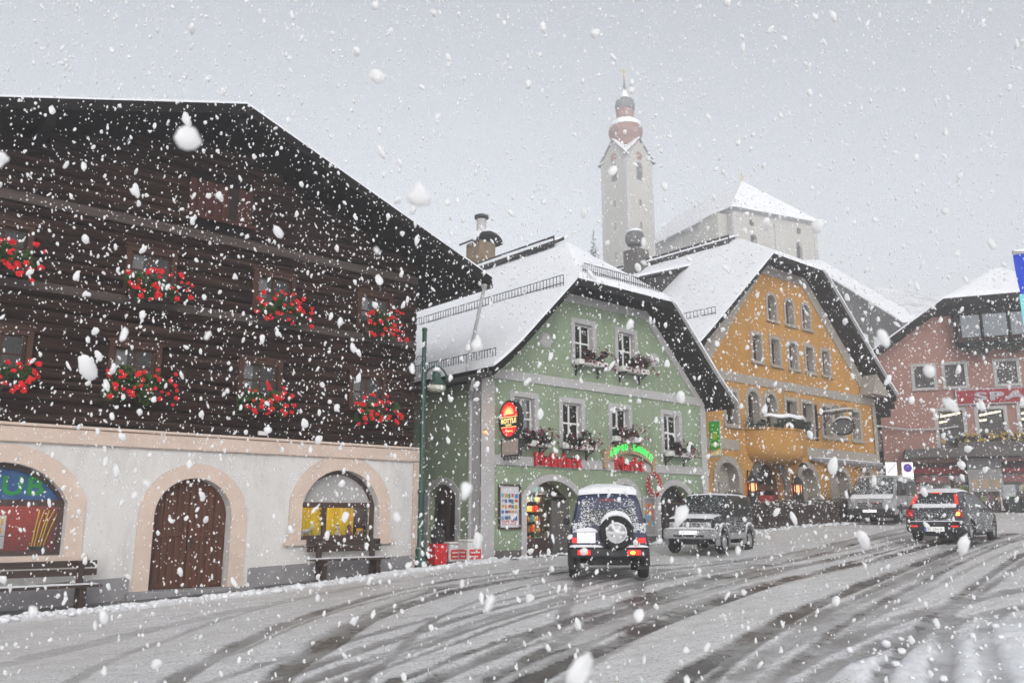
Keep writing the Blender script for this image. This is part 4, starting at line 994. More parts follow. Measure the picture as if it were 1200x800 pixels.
# ------------------------------------------------------------------ link building between inn and supermarket
lb=thing('link_building','narrow beige link building with a dark wooden balcony between inn and supermarket','house',(43.6,24.,0),absolute=True)
holes=[]
win(lb,holes,43.6,3.9,.9,1.2,24.0,.1,'trim_sand','brown_frame',2,2,curtain=False)
b=MB(); b.plate(rect(41.0,47.5,-.6,8.2),holes,24.0,24.4); b.box(41,47.5,24.4,31,-.6,8.2); b.build('wall','trim_sand',lb)
b=MB(); b.bbox(41.2,47,22.6,24,5.45,5.6,.02); b.bbox(41.2,47,22.6,22.68,5.61,6.5,.02); b.bbox(41.0,47.2,22.5,24.0,8.0,8.3,.05); b.bbox(41.2,47,22.6,24,2.7,2.85,.02); b.bbox(41.2,47,22.6,22.68,2.86,3.6,.02)
b.build('balcony','soffit_wood',lb)
b=MB(); b.bbox(41.1,47,22.55,22.59,4.75,5.4,.01); b.build('parapet','trim_sand',lb)
b=MB(); b.slab(lambda u,v:(41+6.5*u,22.4+8*v,8.31),10,10,0,.2,.02,6); b.build('roof_snow','snow',lb)
for zc,l in ((6.6,'dark hanging plants on the upper balcony of the link building'),(3.7,'dark hanging plants on the lower balcony of the link building')):
    o=thing('balcony_plants',l,'plant',(42.6,22.5,zc)); b=MB(); leaves(b,(0,0,0),(1.1,.3,.45),420,.08,0,int(zc*10)); b.build('foliage','needles',o)

# ------------------------------------------------------------------ PINK supermarket, turned towards the street corner
PA=atan2(-.8942,.4481)
P0=Vector((45.42,18.87,0))
pk=thing('supermarket','dusty pink gabled supermarket with a red SPAR sign and dark wooden gable','shop',P0,PA)
holes=[]
def pwin(xc,zc,w,h,mat='trim_grey',glow=None,cols=2): return win(pk,holes,xc,zc,w,h,0,.14,mat,'brown_frame',cols,1,rec=.12,curtain=False,glow=glow)
for xc in (-.45,1.0,3.35,5.8): pwin(xc,7.2,.92,1.15)
lws=[]
for xc in (.58,2.42,4.3): 
    lws.append(win(pk,holes,xc,4.4,1.15,1.95,0,.16,'trim_grey','brown_frame',1,1,rec=.1,curtain=False,sill=False,deep=2.2))
shp=rect(-1.6,9.5,.05,2.75)
out=[(-2.7,-.8),(9.9,-.8),(9.9,8.4),(6.4,11.0),(.75,11.0),(-2.7,8.55)]
b=MB(); b.plate(out,holes+[shp],0,.35); b.build('wall','plaster_pink',pk)
b=MB(); b.box(-2.7,-2.4,.35,12,-.8,8.4); b.box(9.6,9.9,.35,12,-.8,8.4); b.plate(out,[],11.7,12); b.box(-2.4,9.6,.35,11.7,2.9,3.0); b.build('rear_wall','plaster_pink',pk)
# roof with half hip
PE=-3.2; PC=3.6
def proof(sx):
    half=PC-PE; return lambda u,v:(PC+sx*half*(1-v), (-1.0 if v<.58 else -1.0+2.6*(v-.58)/.42)+(13.5-(-1.0 if v<.58 else -1.0+2.6*(v-.58)/.42))*u, 8.35+ .69*half*v)
zrP=8.35+.69*(PC-PE)
for sx in (-1,1):
    vs=[0,.3,.58,1]
    f=proof(sx)
    b=MB(); b.slab(lambda u,v:f(u,(lambda k:vs[min(int(k),2)]+(vs[min(int(k),2)+1]-vs[min(int(k),2)])*(k-min(int(k),2)))(v*3)),1,3,-.35,0); ro=b.build('roof','soffit_wood',pk)
    b=MB(); b.slab(lambda u,v:f(u,v),30,24,.004,.2,.02,7,.7); b.build('roof_snow','snow',ro,angle=60)
zhP=8.35+.69*(PC-PE)*.58; hwP=(PC-PE)*.42
fh=lambda u,v:(PC+hwP*(2*u-1)*(1-v), -1.0+2.6*v, zhP+(zrP-zhP)*v)
b=MB(); b.slab(fh,4,4,-.35,-.002); ro=b.build('hip_roof','soffit_wood',pk)
b=MB(); b.slab(lambda u,v:fh(u,v*.98),20,16,.004,.22,.02,6,.7); b.build('roof_snow','snow',ro,angle=60)
# dark timber gable and glazed loggia
b=MB(); b.plate([(.2,10.35),(7.0,10.35),(6.4,10.95),(.78,10.95)],[],-.09,-.002); b.bbox(1.15,6.2,-.75,-.1,8.55,8.75,.02); b.bbox(1.15,1.3,-.75,-.1,8.76,10.3,.02); b.bbox(1.1,6.2,-.8,-.1,10.2,10.34,.02)
for xx in (2.38,3.6,4.85): b.bbox(xx-.06,xx+.06,-.75,-.62,8.76,10.19,.01)
lg=b.build('loggia','soffit_wood',pk)
b=MB()
for xa,xb in ((1.45,2.3),(2.45,3.52),(3.68,4.77),(4.92,6.1)): b.box(xa,xb,-.70,-.66,9.0,10.15)
b.build('pane','grey_glass',lg)
o=thing('hanging_plants','dark trailing plants below the glazed loggia of the supermarket gable','plant',P0+Matrix.Rotation(PA,3,'Z')@Vector((3.,-.85,8.55)),PA)
b=MB(); 
for i in range(6): leaves(b,(-1.4+.7*i,0,-.05-.2*(i%2)),(.45,.2,.4),180,.07,0,500+i)
b.build('foliage','needles',o)
# sign
def pthing(name,label,cat,x,y,z,group=None): return thing(name,label,cat,P0+Matrix.Rotation(PA,3,'Z')@Vector((x,y,z)),PA,group)
o=pthing('fascia_sign','long red fascia sign lettered SPAR in grey on the pink facade','sign',3.55,-.1,6.02)
b=MB(); b.bbox(-2.6,2.6,-.05,.08,-.37,.37,.01); b.build('panel','spar_red',o)
b=MB(); b.plate(rect(-2.64,2.64,-.41,.41),[rect(-2.58,2.58,-.35,.35)],-.065,.06); b.build('rim','spar_grey',o)
text_obj('SPAR',.8,'spar_grey',o,'lettering',(-.2,-.07,0),(pi/2,0,0),.015,3.2,.44,bold=.03)
# lit tubes inside upper shop windows
b=MB()
for xc in (.58,2.42,4.3):
    b.tube([(xc-.35,1.3,5.22),(xc+.5,.5,5.3)],.035,6); b.tube([(xc-.6,1.6,4.92),(xc-.1,1.1,4.95)],.035,6)
b.build('tube_light','tube_light',pk)
def stuff_shelf(x0,x1,y,z0,z1,label,seed):
    o=pthing('shop_shelf',label,'shelf',(x0+x1)/2,y,z0); r=random.Random(seed); W=x1-x0; H=z1-z0
    b=MB(); b.box(-W/2,W/2,.3,.33,0,H); nz=max(2,int(H/.45))
    for j in range(nz+1): b.box(-W/2,W/2,0,.3,j*H/nz-.02,j*H/nz)
    b.build('rack','frame_wood',o)
    g=MB(); pal=[(.5,.05,.05),(.5,.3,.06),(.12,.3,.08),(.4,.4,.42),(.06,.12,.3),(.5,.4,.08),(.25,.05,.2)]
    for j in range(nz):
        x=-W/2+.03
        while x<W/2-.12:
            w=r.uniform(.1,.3); h=r.uniform(.15,.38)*min(1,H/nz/.4); c=r.choice(pal); g.cur=tuple(q*r.uniform(.6,1.2) for q in c)
            g.box(x,x+w,.02+r.uniform(0,.05),.26,j*H/nz+.001,j*H/nz+h); x+=w+r.uniform(.01,.06)
    go=g.build('goods','goods',o); go['kind']='stuff'; return o
stuff_shelf(-.1,1.3,1.2,3.3,4.6,'upper floor shelf behind the first lit supermarket window',11)
stuff_shelf(1.8,3.1,1.2,3.3,4.5,'upper floor shelf behind the second lit supermarket window',12)
stuff_shelf(3.7,5.0,1.2,3.3,4.5,'upper floor shelf behind the third lit supermarket window',13)
for dx,c,l in ((2.75,'mauve','purple hanging ornament in the second lit supermarket window'),(.15,'banner_orange','orange paper pumpkin in the first lit supermarket window')):
    o=pthing('window_ornament',l,'ornament',dx,.45,3.9); b=MB()
    for k in range(5): b.ball((.1*cos(k*1.3),0,.12*sin(k*1.3)),(.09,.05,.09),8,5)
    b.build('beads',c,o,smooth=True); b=MB(); b.tube([(0,0,.1),(0,0,1.2)],.008,4); b.build('cord','iron',o)
# canopy, its hedge and flowers
b=MB(); b.bbox(-1.75,9.5,-1.5,-.002,2.92,3.38,.03); cp=b.build('canopy','canopy_grey',pk)
o=pthing('planter_row','long planter of dark green bushes and yellow flowers on the grey canopy','planter',4.,-.9,3.38)
b=MB(); b.bbox(-3.3,4.5,-.25,.25,.002,.3,.02); b.build('planter','canopy_grey',o)
b=MB(); 
for i in range(14): leaves(b,(-3.1+.57*i,0,.36),(.42,.3,.36),150,.075,0,600+i)
b.build('foliage','foliage_dark',o)
b=MB()
for i in range(12): blossoms(b,(-2.6+.57*i,-.05,.55),(.35,.2,.2),9,.09,640+i,6)
b.build('blossoms','yellow_flower',o)
# shop front
b=MB(); b.plate(shp,[rect(-1.4+1.85*k,.3+1.85*k,.75,2.1) for k in range(5)]+[],.1,.18); sf=b.build('shop_front','brown_frame',pk)
b=MB(); b.box(-1.5,9.4,.13,.137,.7,2.2); b.build('pane','glass',sf)
b=MB(); b.bbox(-1.55,.95,.02,.09,2.2,2.5,.01); b.bbox(2.6,9.3,.02,.09,2.2,2.42,.01); b.build('red_fascia','spar_red',sf)
for k,(c) in enumerate(('spar_red','poster','spar_red','banner_orange','spar_red')):
    b=MB(); b.box(-1.3+1.85*k,.2+1.85*k,.141,.146,1.75,2.05); b.build('window_sticker',c,sf)
    b=MB(); b.box(-1.15+1.85*k,-.55+1.85*k,.141,.146,.9,1.6); b.build('window_poster','poster' if k%2==0 else 'banner_yellow',sf)
for k,l in enumerate(('goods behind the supermarket shop front, nearest the van','goods behind the supermarket shop front, second bay','goods behind the supermarket shop front, behind the grey stand','goods behind the supermarket shop front at the photo edge')):
    stuff_shelf(-1.3+1.85*k,.25+1.85*k,.9,.3,2.3,l,20+k)
b=MB(); [b.box(-1.2+1.85*k,.1+1.85*k,.6,.66,2.5,2.54) for k in range(4)]; b.build('shop_lamp','bright_shop_lamp',pk)
o=pthing('display_stand','tall grey information stand on the pavement before the supermarket','stand',1.75,-.9,gz(46,17.5)+.1)
b=MB(); b.bbox(-.75,.75,-.06,.06,.9,2.0,.02); b.build('panel','plinth',o)
b=MB(); b.bbox(-.75,.75,-.07,.07,2.01,2.55,.02); b.build('header','slate',o)
for sx in (-.6,.6): b=MB(); b.bbox(sx-.04,sx+.04,-.05,.05,0,.9,.01); b.build('leg','pipe_grey',o)
b=MB(); [b.box(-.6+.45*i,-.3+.45*i,-.068,-.0605,1.1,1.5) for i in range(3)]; b.build('leaflet','sign_wood',o)
g=MB(); o=pthing('crate_row','low dark crates of goods along the supermarket front','crates',3.6,-.7,gz(46.8,16)+.05)
b=MB(); [b.bbox(-1.0+.62*i,-.45+.62*i,-.25,.25,0,.55+.1*(i%2),.02) for i in range(6)]; b.build('crates','sign_black',o)
b=MB(); [leaves(b,(-.72+.62*i,0,.62),(.25,.22,.1),60,.06,0,700+i) for i in range(6)]; b.build('produce','foliage',o)
# pale garland across the corner
b=MB(); A=Vector((43.0,22.6,5.2)); B=P0+Matrix.Rotation(PA,3,'Z')@Vector((.9,-.1,4.55))
b.tube([A.lerp(B,k/16)-Vector((0,0,.75*4*(k/16)*(1-k/16)*.5)) for k in range(17)],.05,6)
solo(b,'garland','pipe_grey','pale sagging garland strung from the link building to a supermarket window','garland',smooth=True)

# traffic signs behind the van
def postsign(x,y,label,kind):
    z0=gz(x,y); o=thing('traffic_sign',label,'sign',(x,y,z0),radians(-40.9),None)
    top=2.3-z0
    b=MB(); b.tube([(0,.04,0),(0,.04,top+.05)],.035,8); b.build('post','pipe_grey',o)
    b=MB(); b.bbox(-.24,.24,-.015,.015,top-.58,top+.04,.005); b.build('panel','plate_glow',o)
    if kind=='no':
        b=MB(); b.lathe([(.001,-.02),(.16,-.0195),(.16,-.0155)],(0,0,top-.2),22,'Y'); b.build('blue_disc','flag_blue',o)
        b=MB(); b.tube([(.17*cos(2*pi*k/24),-.02,top-.2+.17*sin(2*pi*k/24)) for k in range(25)],.016,5,False); b.xf=Matrix.Translation((0,-.024,top-.2))@Matrix.Rotation(radians(45),4,'Y'); b.box(-.02,.02,-.002,.002,-.155,.155); b.build('red_ring','red_dull',o)
        b=MB(); b.bbox(-.2,.2,-.015,.015,top-.76,top-.60,.005); b.build('supplementary_plate','plate_glow',o)
    else:
        b=MB(); b.plate([(-.2,top-.42),(-.16,top-.42),(.22,top-.04),(.18,top-.04)],[],-.022,-.0155); b.build('diagonal_bar','sign_black',o)
postsign(36.8,17.45,'white square traffic sign with a black diagonal bar behind the van','x')
postsign(37.35,17.0,'white sign with a blue and red no-parking disc behind the van','no')
# blue flag at the right edge
o=thing('flag','hanging flag, deep blue above pale cyan, at the right photo edge','flag',(17.75,5.25,gz(17.6,5.3)),radians(-40.9))
zt=4.85-gz(17.6,5.3)
b=MB(); b.lathe([(.05,0),(.05,zt+.35),(.02,zt+.38)],(.5,0,0),10); b.tube([(-.45,0,zt+.08),(.5,0,zt+.08)],.022,6); b.build('pole','pipe_grey',o)
def fl(z0,z1): return lambda u,v:(-.42+.1*(1-((z0+(z1-z0)*v)/zt)) *2+.85*u, .05*sin(u*7+v*2), z0+(z1-z0)*v)
b=MB(); b.slab(fl(zt-.72,zt+.02),16,6,0,.0); 
b=MB(); g_=b.grid(fl(zt-.72,zt+.06),16,6); b.build('blue_field','flag_blue',o,smooth=True)
b=MB(); b.grid(fl(zt-2.4,zt-.72),16,10); b.build('cyan_field','flag_cyan',o,smooth=True)
b=MB(); b.slab(lambda u,v:(-.44+.9*u,-.03+.06*v,zt+.10),12,3,0,.06,.01,4); b.build('snow_cap','snow',o,smooth=True)
# ------------------------------------------------------------------ vehicles (local x = forward, origin on the ground)
def half_ring(zb,w,zbelt,ztop,wt):
    return [(0,zb),(w*.90,zb),(w*.985,zb+.06),(w,zb+.16),(w*1.0,(zb+zbelt)*.52),(w*.995,zbelt-.05),(w*.965,zbelt),(wt+.0,ztop-.07),(wt-.05,ztop-.02),(wt*.6,ztop),(0,ztop+.012)]
def car_body(st, wheels, rw):
    b=MB(); rings=[]
    for (x,zb,w,zbelt,ztop,wt) in st:
        h=half_ring(zb,w,zbelt,ztop,wt); ring=[(y,z) for y,z in h]+[(-y,z) for y,z in h[-2:0:-1]]
        rings.append([b.pt((x,y,z)) for y,z in ring])
    n=len(rings[0])
    for A,B in zip(rings,rings[1:]):
        for k in range(n): b.face([A[k],A[(k+1)%n],B[(k+1)%n],B[k]])
    b.face(rings[0]); b.face(rings[-1][::-1])
    me=bpy.data.meshes.new('body'); me.from_pydata([tuple(v) for v in b.v],[],b.f)
    bm=bmesh.new(); bm.from_mesh(me); bmesh.ops.recalc_face_normals(bm,faces=bm.faces); bm.to_mesh(me); bm.free()
    o=bpy.data.objects.new('tmp',me); COL.objects.link(o); cut=[]
    for (wx,wy,wz) in wheels:
        c=MB(); sy=1 if wy>0 else -1
        c.lathe([(rw*1.2,wy-sy*.24),(rw*1.2,wy+sy*.4)],(wx,0,wz+.02),24,'Y')
        cm=bpy.data.meshes.new('c'); cm.from_pydata([tuple(v) for v in c.v],[],c.f)
        bm=bmesh.new(); bm.from_mesh(cm); bmesh.ops.recalc_face_normals(bm,faces=bm.faces); bm.to_mesh(cm); bm.free()
        co=bpy.data.objects.new('c',cm); COL.objects.link(co); cut.append(co)
        m=o.modifiers.new('b','BOOLEAN'); m.operation='DIFFERENCE'; m.solver='EXACT'; m.object=co
    dg=bpy.context.evaluated_depsgraph_get(); dg.update()
    res=bpy.data.meshes.new_from_object(o.evaluated_get(dg))
    for q in cut+[o]: bpy.data.objects.remove(q)
    return res
def put_mesh(me,name,mat,parent,angle=35):
    me.name=name; me.materials.clear(); me.materials.append(M[mat])
    me.polygons.foreach_set('use_smooth',[True]*len(me.polygons)); me.set_sharp_from_angle(angle=radians(angle))
    o=bpy.data.objects.new(name,me); COL.objects.link(o); o.parent=parent; return o
def wheel(parent,x,y,z,r,w,name='wheel',axis='Y',rim='alloy',spokes=6):
    s=1 if y>0 else -1
    if axis=='X': s=-1
    def ax(q): return (q[1],q[0],q[2]) if axis=='X' else q
    b=MB(); b.lathe([(r*.62,0),(r*.62,-w/2),(r*.9,-w/2),(r,-w/2+.04),(r,w/2-.04),(r*.9,w/2),(r*.62,w/2),(r*.62,0)],(x,y,z),28,axis); t=b.build(name,'tyre',parent,angle=40)
    b=MB(); f=s*w*.40
    b.lathe([(r*.61,f*.6),(r*.61,f),(r*.52,f*1.02),(r*.52,f*.6),(r*.61,f*.6)],(x,y,z),28,axis)
    b.lathe([(r*.17,f*.3),(r*.17,f*1.05),(r*.08,f*1.1),(.001,f*1.1)],(x,y,z),14,axis)
    for k in range(spokes):
        a=2*pi*k/spokes; c,d=cos(a),sin(a)
        P=lambda rr,off,h: Vector((x,y,z))+Vector(((h,(c*rr-d*off),(d*rr+c*off)) if axis=='X' else ((c*rr-d*off),h,(d*rr+c*off))))
        wsp=r*.1
        q=[P(r*.1,-wsp,f*.95),P(r*.1,wsp,f*.95),P(r*.56,wsp*.8,f*.9),P(r*.56,-wsp*.8,f*.9)]
        q2=[P(r*.1,-wsp,f*.5),P(r*.1,wsp,f*.5),P(r*.56,wsp*.8,f*.5),P(r*.56,-wsp*.8,f*.5)]
        A=[b.pt(p) for p in q]; B=[b.pt(p) for p in q2]
        b.face(A)
        for i in range(4): b.face([A[i],A[(i+1)%4],B[(i+1)%4],B[i]])
    b.build('rim',rim,t,angle=40)
    b=MB(); b.lathe([(r*.60,-f*.2),(r*.60,f*.35),(.001,f*.35)],(x,y,z),20,axis); b.build('brake_disc','black_plastic',t)
    return t
def side_y(w,zbelt,ztop,wt,z): 
    t=(z-zbelt)/(ztop-.07-zbelt); return w*.965+(wt-w*.965)*t
def side_glass(parent,polyxz,w,zbelt,ztop,wt,sy,mat='car_glass',name='side_window'):
    b=MB(); pts=[(x,sy*(side_y(w,zbelt,ztop,wt,z)+.007),z) for x,z in polyxz]; b.poly(pts)
    pts2=[(x,y-sy*.02,z) for x,y,z in pts]; b.poly(pts2[::-1])
    n=len(pts)
    for i in range(n): b.poly([pts[i],pts[(i+1)%n],pts2[(i+1)%n],pts2[i]])
    return b.build(name,mat,parent)
def quad_panel(parent,name,mat,pts,th=.012):
    p=[Vector(q) for q in pts]; nrm=(p[1]-p[0]).cross(p[2]-p[0]).normalized()
    b=MB(); b.poly(p); q=[v-nrm*th for v in p]; b.poly(q[::-1]); n=len(p)
    for i in range(n): b.poly([p[i],p[(i+1)%n],q[(i+1)%n],q[i]])
    return b.build(name,mat,parent)
def specks(parent,fn,n,size,seed,name='snow_dusting',bias=None,nrm=(0,0,1)):
    r=random.Random(seed); b=MB()
    i=0
    while i<n:
        u,v=r.random(),r.random()
        if bias and r.random()>bias(u,v): 
            i+=.3; continue
        i+=1
        p=Vector(fn(u,v)); s=size*r.uniform(.4,1.5); b.ball(p,(s,s,s*.6),5,3)
    q=b.build(name,'snow',parent); q['kind']='stuff'; return q
def snow_sheet(parent,fn,th,nu=22,nv=16,amp=.012,edge=5,name='snow_cover'):
    b=MB(); b.slab(fn,nu,nv,-.02,th,amp,edge,3.); return b.build(name,'snow',parent,angle=60)
def arc_flare(parent,wx,wz,r0,r1,y0,y1,mat,name='fender_flare'):
    b=MB(); n=16; sy=1 if y1>0 else -1
    a0=-.25
    P=lambda rr,y,k:(wx+rr*cos(a0+(pi-2*a0)*k/n),y,wz+rr*sin(a0+(pi-2*a0)*k/n))
    idx=[[b.pt(P(rr,y,k)) for rr,y in ((r0,y0),(r0,y1),(r1,y1-sy*.015),(r1+.01,y0))] for k in range(n+1)]
    for A,B in zip(idx,idx[1:]):
        for j in range(4): b.face([A[j],A[(j+1)%4],B[(j+1)%4],B[j]])
    b.face(idx[0]); b.face(idx[-1][::-1]); return b.build(name,mat,parent,angle=40)

def off_roader(label,loc,rot,paint,clad,lights,snowrear):
    o=thing('off_roader',label,'jeep',loc,rot)
    W=[(1.12,.70,.345),(1.12,-.70,.345),(-1.13,.70,.345),(-1.13,-.70,.345)]
    st=[(-1.66,.46,.72,1.0,1.56,.58),(-1.61,.42,.755,1.01,1.64,.60),(-.9,.40,.765,1.01,1.68,.615),(.1,.40,.765,1.01,1.68,.615),(.34,.40,.765,1.01,1.645,.61),(.82,.40,.76,1.0,1.07,.70),(1.2,.40,.755,.985,1.05,.69),(1.56,.42,.74,.94,.99,.66),(1.65,.5,.70,.84,.88,.60)]
    put_mesh(car_body(st,W,.345),'body',paint,o,28)
    for x,y,z in W: wheel(o,x,y*1.0,z,.345,.2)
    for x,y,z in W: arc_flare(o,x,z+.02,.40,.47,(.70 if y>0 else -.70),(.815 if y>0 else -.815),clad)
    for sy in (-1,1):
        b=MB(); b.bbox(-.70,.70,min(sy*.74,sy*.79),max(sy*.74,sy*.79),.40,.58,.02); b.build('side_sill',clad,o)
        side_glass(o,[(-1.48,1.06),(-.62,1.06),(-.62,1.53),(-1.44,1.53)],.765,1.01,1.68,.615,sy)
        side_glass(o,[(-.52,1.06),(.62,1.06),(.30,1.53),(-.52,1.53)],.765,1.01,1.68,.615,sy)
        b=MB(); b.bbox(.52,.62,min(sy*.78,sy*.92),max(sy*.78,sy*.92),1.04,1.18,.03); b.build('mirror','black_plastic',o)
        b=MB(); b.box(-.40,-.24,min(sy*.762,sy*.785),max(sy*.762,sy*.785),.9,.93); b.build('door_handle','black_plastic',o)
        b=MB(); b.box(-.575,-.567,min(sy*.755,sy*.7685),max(sy*.755,sy*.7685),.6,1.0); b.build('door_seam','black_plastic',o)
        b=MB(); b.box(.66,.668,min(sy*.755,sy*.766),max(sy*.755,sy*.766),.6,.98); b.build('door_seam','black_plastic',o)
    quad_panel(o,'windscreen','car_glass',[(.80,-.63,1.09),(.80,.63,1.09),(.37,.545,1.615),(.37,-.545,1.615)])
    b=MB(); b.tube([(.82,-.1,1.11),(.60,.35,1.36)],.012,4); b.tube([(.82,.35,1.11),(.62,-.02,1.33)],.012,4); b.build('wiper','iron',o)
    quad_panel(o,'rear_window','car_glass',[(-1.668,.50,1.08),(-1.668,-.50,1.08),(-1.655,-.47,1.5),(-1.655,.47,1.5)])
    # bumpers
    b=MB(); b.bbox(-1.80,-1.60,-.77,.77,.42,.62,.04); b.build('rear_bumper','black_plastic' if clad!='silver_paint' else clad,o)
    b=MB(); b.bbox(1.58,1.82,-.77,.77,.42,.68,.05); b.build('front_bumper',clad,o)
    b=MB(); b.bbox(1.63,1.69,-.62,.62,.69,.88,.02); g=b.build('grille',clad,o)
    b=MB(); [b.bbox(1.685,1.70,-.30+.13*k,-.22+.13*k,.72,.85,.004) for k in range(5)]; b.build('grille_slot','black_plastic',g)
    for sy in (-.5,.5):
        b=MB(); b.lathe([(.10,1.67),(.10,1.70),(.06,1.72),(.001,1.725)],(0,sy,.785),16,'X'); b.build('headlight','alloy',o,smooth=True)
    b=MB(); b.bbox(1.80,1.835,-.45,.45,.47,.53,.01); b.build('lower_intake','black_plastic',o)
    b=MB(); b.box(1.822,1.845,-.26,.26,.54,.65); b.build('number_plate','plate_glow' if not lights else 'silver_paint',o)
    if lights:
        b=MB(); b.box(-1.72,-1.70,.26,.62,.70,.90); b.box(-1.70,-1.66,.3,.6,.72,.88); b.build('number_plate','plate_glow',o)
        for sy in (-1,1):
            b=MB(); b.bbox(-1.70,-1.655,min(sy*.56,sy*.73),max(sy*.56,sy*.73),.70,.80,.01); b.build('reflector','tail_red',o)
            b=MB(); b.bbox(-1.84,-1.79,min(sy*.36,sy*.62),max(sy*.36,sy*.62),.47,.57,.012); t=b.build('tail_light','tail_red',o)
            b=MB(); b.ball((-1.835,sy*.46,.52),(.025,.055,.04),8,5); b.build('bulb','tail_hot' if sy>0 else 'tail_amber',t,smooth=True)
        b=MB(); b.box(-1.68,-1.665,-.14,.14,1.52,1.545); b.build('brake_light','red_dull',o)
    wheel(o,-1.80,-.15,.90,.335,.2,'spare_wheel','X')
    b=MB(); b.tube([(-1.66,-.15,.9),(-1.8,-.15,.9)],.08,8); b.build('spare_mount','black_plastic',o)
    # exhaust, axle, underbody
    b=MB(); b.bbox(-1.5,1.45,-.42,.42,.26,.47,.03); b.tube([(-1.13,-.7,.34),(-1.13,.7,.34)],.06,8); b.tube([(1.12,-.7,.34),(1.12,.7,.34)],.06,8); b.build('underbody','black_plastic',o)
    for sy in (-.68,.68): b=MB(); b.box(-1.46,-1.44,sy-.11,sy+.11,.18,.46); b.build('mud_flap','black_plastic',o)
    b=MB(); [b.tube([(-1.4,s,1.70),(-1.3,s,1.735),(.0,s,1.735),(.1,s,1.70)],.018,6) for s in (-.52,.52)]; b.build('roof_rail','iron',o)
    snow_sheet(o,lambda u,v:(-1.63+1.93*u,-.575+1.15*v,1.655+.03*sin(pi*v)),.19 if lights else .035,26,18,.02,4)
    snow_sheet(o,lambda u,v:(.86+.74*u,-.64+1.28*v,1.075-.085*u*u+.012*sin(pi*v)),.03 if not lights else .08,16,16,.008,5)
    if snowrear:
        specks(o,lambda u,v:(-1.673,-.60+1.2*u+.10*v*(1-2*u),1.03+.53*v),1000,.0115,3,bias=lambda u,v:(1-v)**1.6*.95+.8*(abs(u-.5)*2)**3+.07)
        specks(o,lambda u,v:(-1.672,-.74+.50*u+.94*(u>.5),.90+.18*v),420,.013,4)
        b=MB(); b.slab(lambda u,v:(-1.87+.2*v,-.15-.34*cos(pi*(.16+.68*u)),.90+.325*sin(pi*(.16+.68*u))),20,4,0,.10,.012,4,4); b.build('snow_cover','snow',o,smooth=True)
        for y0,y1 in ((-.77,-.2),(.12,.77)):
            b=MB(); b.slab(lambda u,v:(-1.80+.14*v,y0+(y1-y0)*u,.618),16,4,0,.045,.012,4,6); b.build('snow_cover','snow',o,smooth=True)
        b=MB(); b.slab(lambda u,v:(-1.74+.08*v,.22+.42*u,.90),12,3,0,.09,.02,4,6); b.build('snow_cover','snow',o,smooth=True)
    else:
        specks(o,lambda u,v:(.80-.43*v+.012,-.58+1.16*u,1.10+.5*v),420,.009,5,bias=lambda u,v:.25+.5*(1-v))
        specks(o,lambda u,v:(-1.5+2.4*u,.775,.62+.38*v),420,.009,6)
        for x in (1.12,-1.13):
            b=MB(); b.slab(lambda u,v:(x-.42*cos(pi*(.12+.76*u)),.72+.09*v,.365+.475*sin(pi*(.12+.76*u))),14,3,0,.03,.008,3,6); b.build('snow_cover','snow',o,smooth=True)
        b=MB(); b.slab(lambda u,v:(1.64+.17*v,-.72+1.44*u,.683),16,4,0,.05,.012,4,6); b.build('snow_cover','snow',o,smooth=True)
        specks(o,lambda u,v:(1.70,-.62+1.24*u,.70+.17*v),260,.011,12)
        specks(o,lambda u,v:(1.826,-.74+1.48*u,.45+.22*v),260,.010,13)
    return o
off_roader('dark blue jeep seen from behind, snow on its roof, spare wheel on its tail',(13.98,13.05,gz(13.98,13.05)),atan2(13.05,13.98)+radians(2),'blue_paint','black_plastic',True,True)
off_roader('dark jeep with a silver front bumper, parked facing the camera by the green house',(21.45,15.75,gz(21.45,15.75)),radians(196),'grey_paint','silver_paint',False,False)

